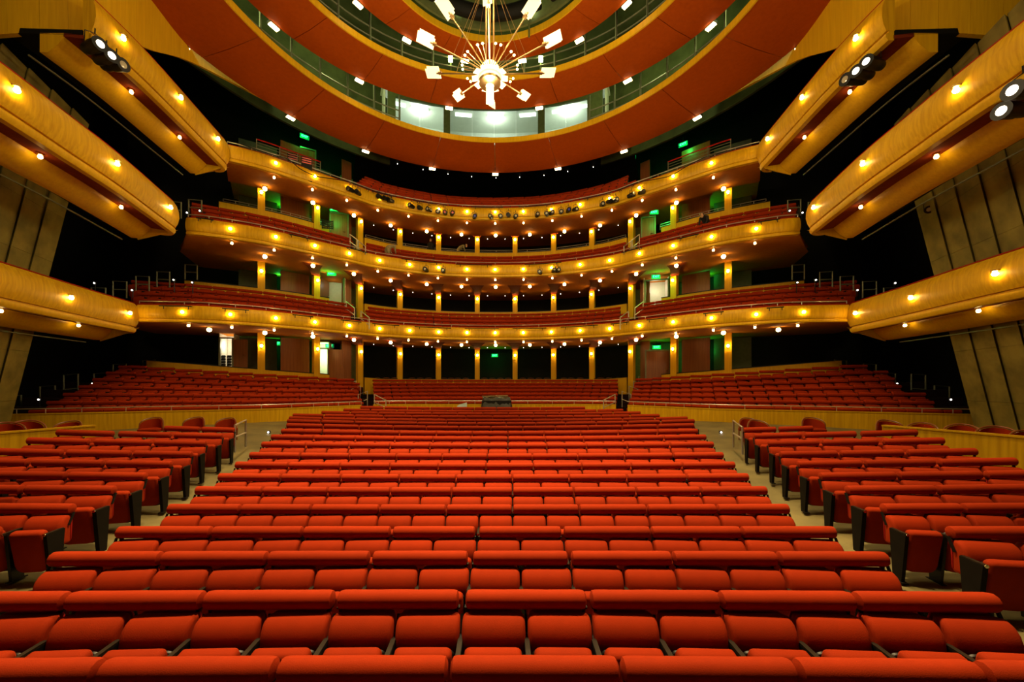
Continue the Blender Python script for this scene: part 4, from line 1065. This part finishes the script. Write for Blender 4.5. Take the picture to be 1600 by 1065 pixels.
for k, (px, py, Y, lb) in enumerate(((1441, 657, 11.6, 'deepest in'), (1503, 659, 10.6, 'second in'), (1557, 662, 9.6, 'third in'), (1612, 668, 8.9, 'last in'), (8, 656, 9.8, 'outer one in'), (42, 653, 10.6, 'inner one in'))):
    x = CAMX+(px-782)/600*Y; z = EYE-(py-600)/600*Y-.88; sg = 1 if px > 800 else -1
    armchair('dark red armchair %s the %s stalls box' % (lb, 'right' if sg > 0 else 'left'), x, Y, -.9*sg, z, 'armchairs in the stalls boxes')
    m = MB()
for sg, nm in ((-1, 'left'), (1, 'right')):
    m = MB(); m.add([(sg*11.3, 12.2, EYE-2.16), (sg*16, 13.5, EYE-2.16), (sg*16.5, 5.0, EYE-2.05), (sg*12.3, 5.0, EYE-2.05), (sg*11.3, 12.2, EYE-2.7), (sg*16, 13.5, EYE-2.7), (sg*16.5, 5.0, EYE-2.7), (sg*12.3, 5.0, EYE-2.7)],
                    [(0, 1, 2, 3), (4, 7, 6, 5), (0, 4, 5, 1), (1, 5, 6, 2), (2, 6, 7, 3), (3, 7, 4, 0)])
    tag(m.build('floor_box_%s' % nm, CARPET, smooth=False), 'raised carpet floor of the %s stalls box' % nm, 'floor', kind='structure')
# chairs showing above the ledge behind the parterre
k = 0
for X in (-8.2, -7.7, -7.2, -6.1, -5.55, -5.0, -3.9, -3.4, -2.9, -2.3, -.9, -.3, .3, .9, 2.0, 2.6, 3.2, 3.8, 5.0, 5.5, 6.1, 7.4, 7.9, 8.4):
    k += 1; u = col_u(abs(X)); p = half(offset(CC, .75), math.copysign(u, X))
    armchair('rounded chair behind the parterre ledge, %s from the left between the columns' % ORD[k], p[0], p[1], 0, Z(.42)-.74, 'chairs behind the parterre ledge')

# ------------------------------------------------------------------ covered sound desk behind the stalls
o = empty('covered_sound_desk', at(776, 634, 20.9)); tag(o, 'sound desk under a dark crumpled tarpaulin behind the last stalls row', 'desk')
m = MB(); N, Mm = 14, 6; vs = []
for j in range(Mm+1):
    for i in range(N+1):
        x = -.85+1.7*i/N; y = -.35+.8*j/Mm; edge = i in (0, N) or j in (0, Mm)
        z = .42+.05*math.sin(x*9+j)+random.uniform(-.03, .03)+.10*(j/Mm) if not edge else -.25
        vs.append((x*(1.06 if edge else 1), y-(.06 if j == 0 else 0)+random.uniform(-.03, .03), z))
m.add(vs, [(j*(N+1)+i, j*(N+1)+i+1, (j+1)*(N+1)+i+1, (j+1)*(N+1)+i) for j in range(Mm) for i in range(N)]); put('tarpaulin', m.mesh('tarpaulin', TARP, angle=25), o)
m = MB(); m.box(-.8, .8, -.3, .4, -.9, .30); put('desk', m.mesh('desk', IRON, smooth=False), o)
m = MB(); m.tube([(-.8, .3, .50), (-.35, .1, .44), (.0, .3, .56)], .03, 5); m.tube([(-.8, .0, .52), (.6, .1, .56)], .03, 5); put('rolled_edge', m.mesh('rolled_edge', GREYCL), o)
o = empty('laptop', at(722, 633, 20.8), .1); tag(o, 'pale open screen left of the covered sound desk', 'laptop')
m = MB(); m.add([(-.26, 0, -.08), (.26, 0, -.08), (.26, .06, .16), (-.10, .06, .06), (-.26, .03, -.02), (.26, .08, .16), (.26, .03, -.08), (-.26, .03, -.08)], [(0, 1, 2, 3, 4), (1, 6, 5, 2), (0, 7, 6, 1), (6, 7, 4, 3, 5)]); put('screen', m.mesh('screen', simple('pale_screen', (.42, .55, .50), .5, noise=.05), smooth=False), o)
m = MB(); m.box(-.26, .26, -.3, 0, -.10, -.08); put('base', m.mesh('base', IRON, smooth=False), o)
# music stand on the middle balcony seen as slats
o = empty('slatted_panel', at(512, 351, 24.2), .2); tag(o, 'small black slatted railing panel left on the middle balcony', 'panel')
for q in range(5):
    m = MB(); m.box(-.32, .32, -.02, .02, -.24+.11*q, -.18+.11*q); put('slat', m.mesh('slat', IRON, smooth=False), o)
for q in (-.32, 0, .32):
    m = MB(); m.box(q-.02, q+.02, -.03, .03, -.26, .28); put('upright', m.mesh('upright', IRON, smooth=False), o)
for k, (px, dx) in enumerate(((349, 0), (358, 0))):
    o = empty('chair_stack', at(px, 569, 22.5), .4); tag(o, 'black stacked chairs in the lit far left doorway, %s stack' % ('left' if k == 0 else 'right'), 'chair stack', 'stacks in the doorway')
    for q in range(4):
        m = MB(); m.slab(.22, .16, .03, .04, .01, 2, T(0, 0, -.1+.16*q) @ RX(-.3)); m.tube([(-.11, .05, -.1+.16*q), (.11, .0, .02+.16*q)], .02, 5); put('chair', m.mesh('chair', IRON), o)

# ------------------------------------------------------------------ people
def person(label, loc, rz, joints, radii, edges, mat, headpos, hairmat=None):
    o = empty('person', loc, rz); tag(o, label, 'person')
    me = bpy.data.meshes.new('body'); me.from_pydata(joints, edges, []); me.materials.append(mat)
    bo = put('body', me, o)
    md = bo.modifiers.new('skin', 'SKIN'); md.use_smooth_shade = True
    for v, r in zip(me.skin_vertices[0].data, radii): v.radius = (r, r); v.use_root = False
    me.skin_vertices[0].data[0].use_root = True
    sd = bo.modifiers.new('sub', 'SUBSURF'); sd.levels = 1; sd.render_levels = 1
    m = MB(); m.lathe([(.001, -.13), (.05, -.12), (.075, -.06), (.082, .02), (.07, .09), (.001, .125)], 12, T(*headpos)); m.box(-.012, .012, -.10, -.06, -.03, .01, T(*headpos)); put('head', m.mesh('head', SKIN), o)
    if hairmat:
        m = MB(); m.lathe([(.086, .0), (.088, .04), (.075, .10), (.001, .135)], 12, T(headpos[0], headpos[1]+.012, headpos[2])); put('hair', m.mesh('hair', hairmat), o)
EDG = [(0, 1), (1, 2), (2, 3), (2, 4), (4, 5), (5, 6), (2, 7), (7, 8), (8, 9), (0, 10), (10, 11), (11, 12), (12, 13), (0, 14), (14, 15), (15, 16), (16, 17)]
RAD = [.16, .17, .15, .06, .075, .05, .035, .075, .05, .035, .11, .075, .05, .045, .11, .075, .05, .045]
stand = [(0, 0, .95), (0, 0, 1.2), (0, 0, 1.45), (0, 0, 1.56), (-.2, 0, 1.42), (-.25, 0, 1.15), (-.22, -.1, .92), (.2, 0, 1.42), (.25, 0, 1.15), (.22, -.1, .92), (-.1, 0, .86), (-.1, -.02, .47), (-.1, 0, .08), (-.1, -.14, .04), (.1, 0, .86), (.1, -.02, .47), (.1, 0, .08), (.1, -.14, .04)]
bent = [(0, 0, .90), (0, -.18, 1.08), (0, -.40, 1.20), (0, -.50, 1.22), (-.19, -.42, 1.14), (-.22, -.46, .88), (-.16, -.56, .68), (.19, -.42, 1.14), (.22, -.46, .88), (.14, -.58, .68), (-.1, .02, .84), (-.1, -.05, .46), (-.1, .02, .08), (-.1, -.12, .04), (.1, .02, .84), (.1, -.05, .46), (.1, .02, .08), (.1, -.12, .04)]
p = at(605, 405, 23.7); person('person in khaki bending over the seats on the middle balcony, left of centre', (p.x, p.y, Z(7.48)), 2.6, bent, RAD, EDG, GREYCL, (0, -.62, 1.20), simple('grey_hair', (.30, .26, .2), .8, noise=.2))
p = at(1105, 370, 21.2); person('person in black bending over the seats on the right of the middle balcony', (p.x, p.y, Z(7.95)), -.9, bent, RAD, EDG, DARKCL, (0, -.62, 1.20), simple('dark_hair', (.02, .015, .012), .8, noise=.2))
p = at(673, 377, 29.05); person('bald person in a dark suit standing behind the middle balcony ledge', (p.x, p.y, p.z-1.60), 0, stand, RAD, EDG, DARKCL, (0, 0, 1.68))
p = at(716, 383, 29.6); person('person in khaki leaning forward behind the middle balcony ledge', (p.x, p.y, p.z-1.22), 1.57, bent, RAD, EDG, GREYCL, (0, -.62, 1.20))
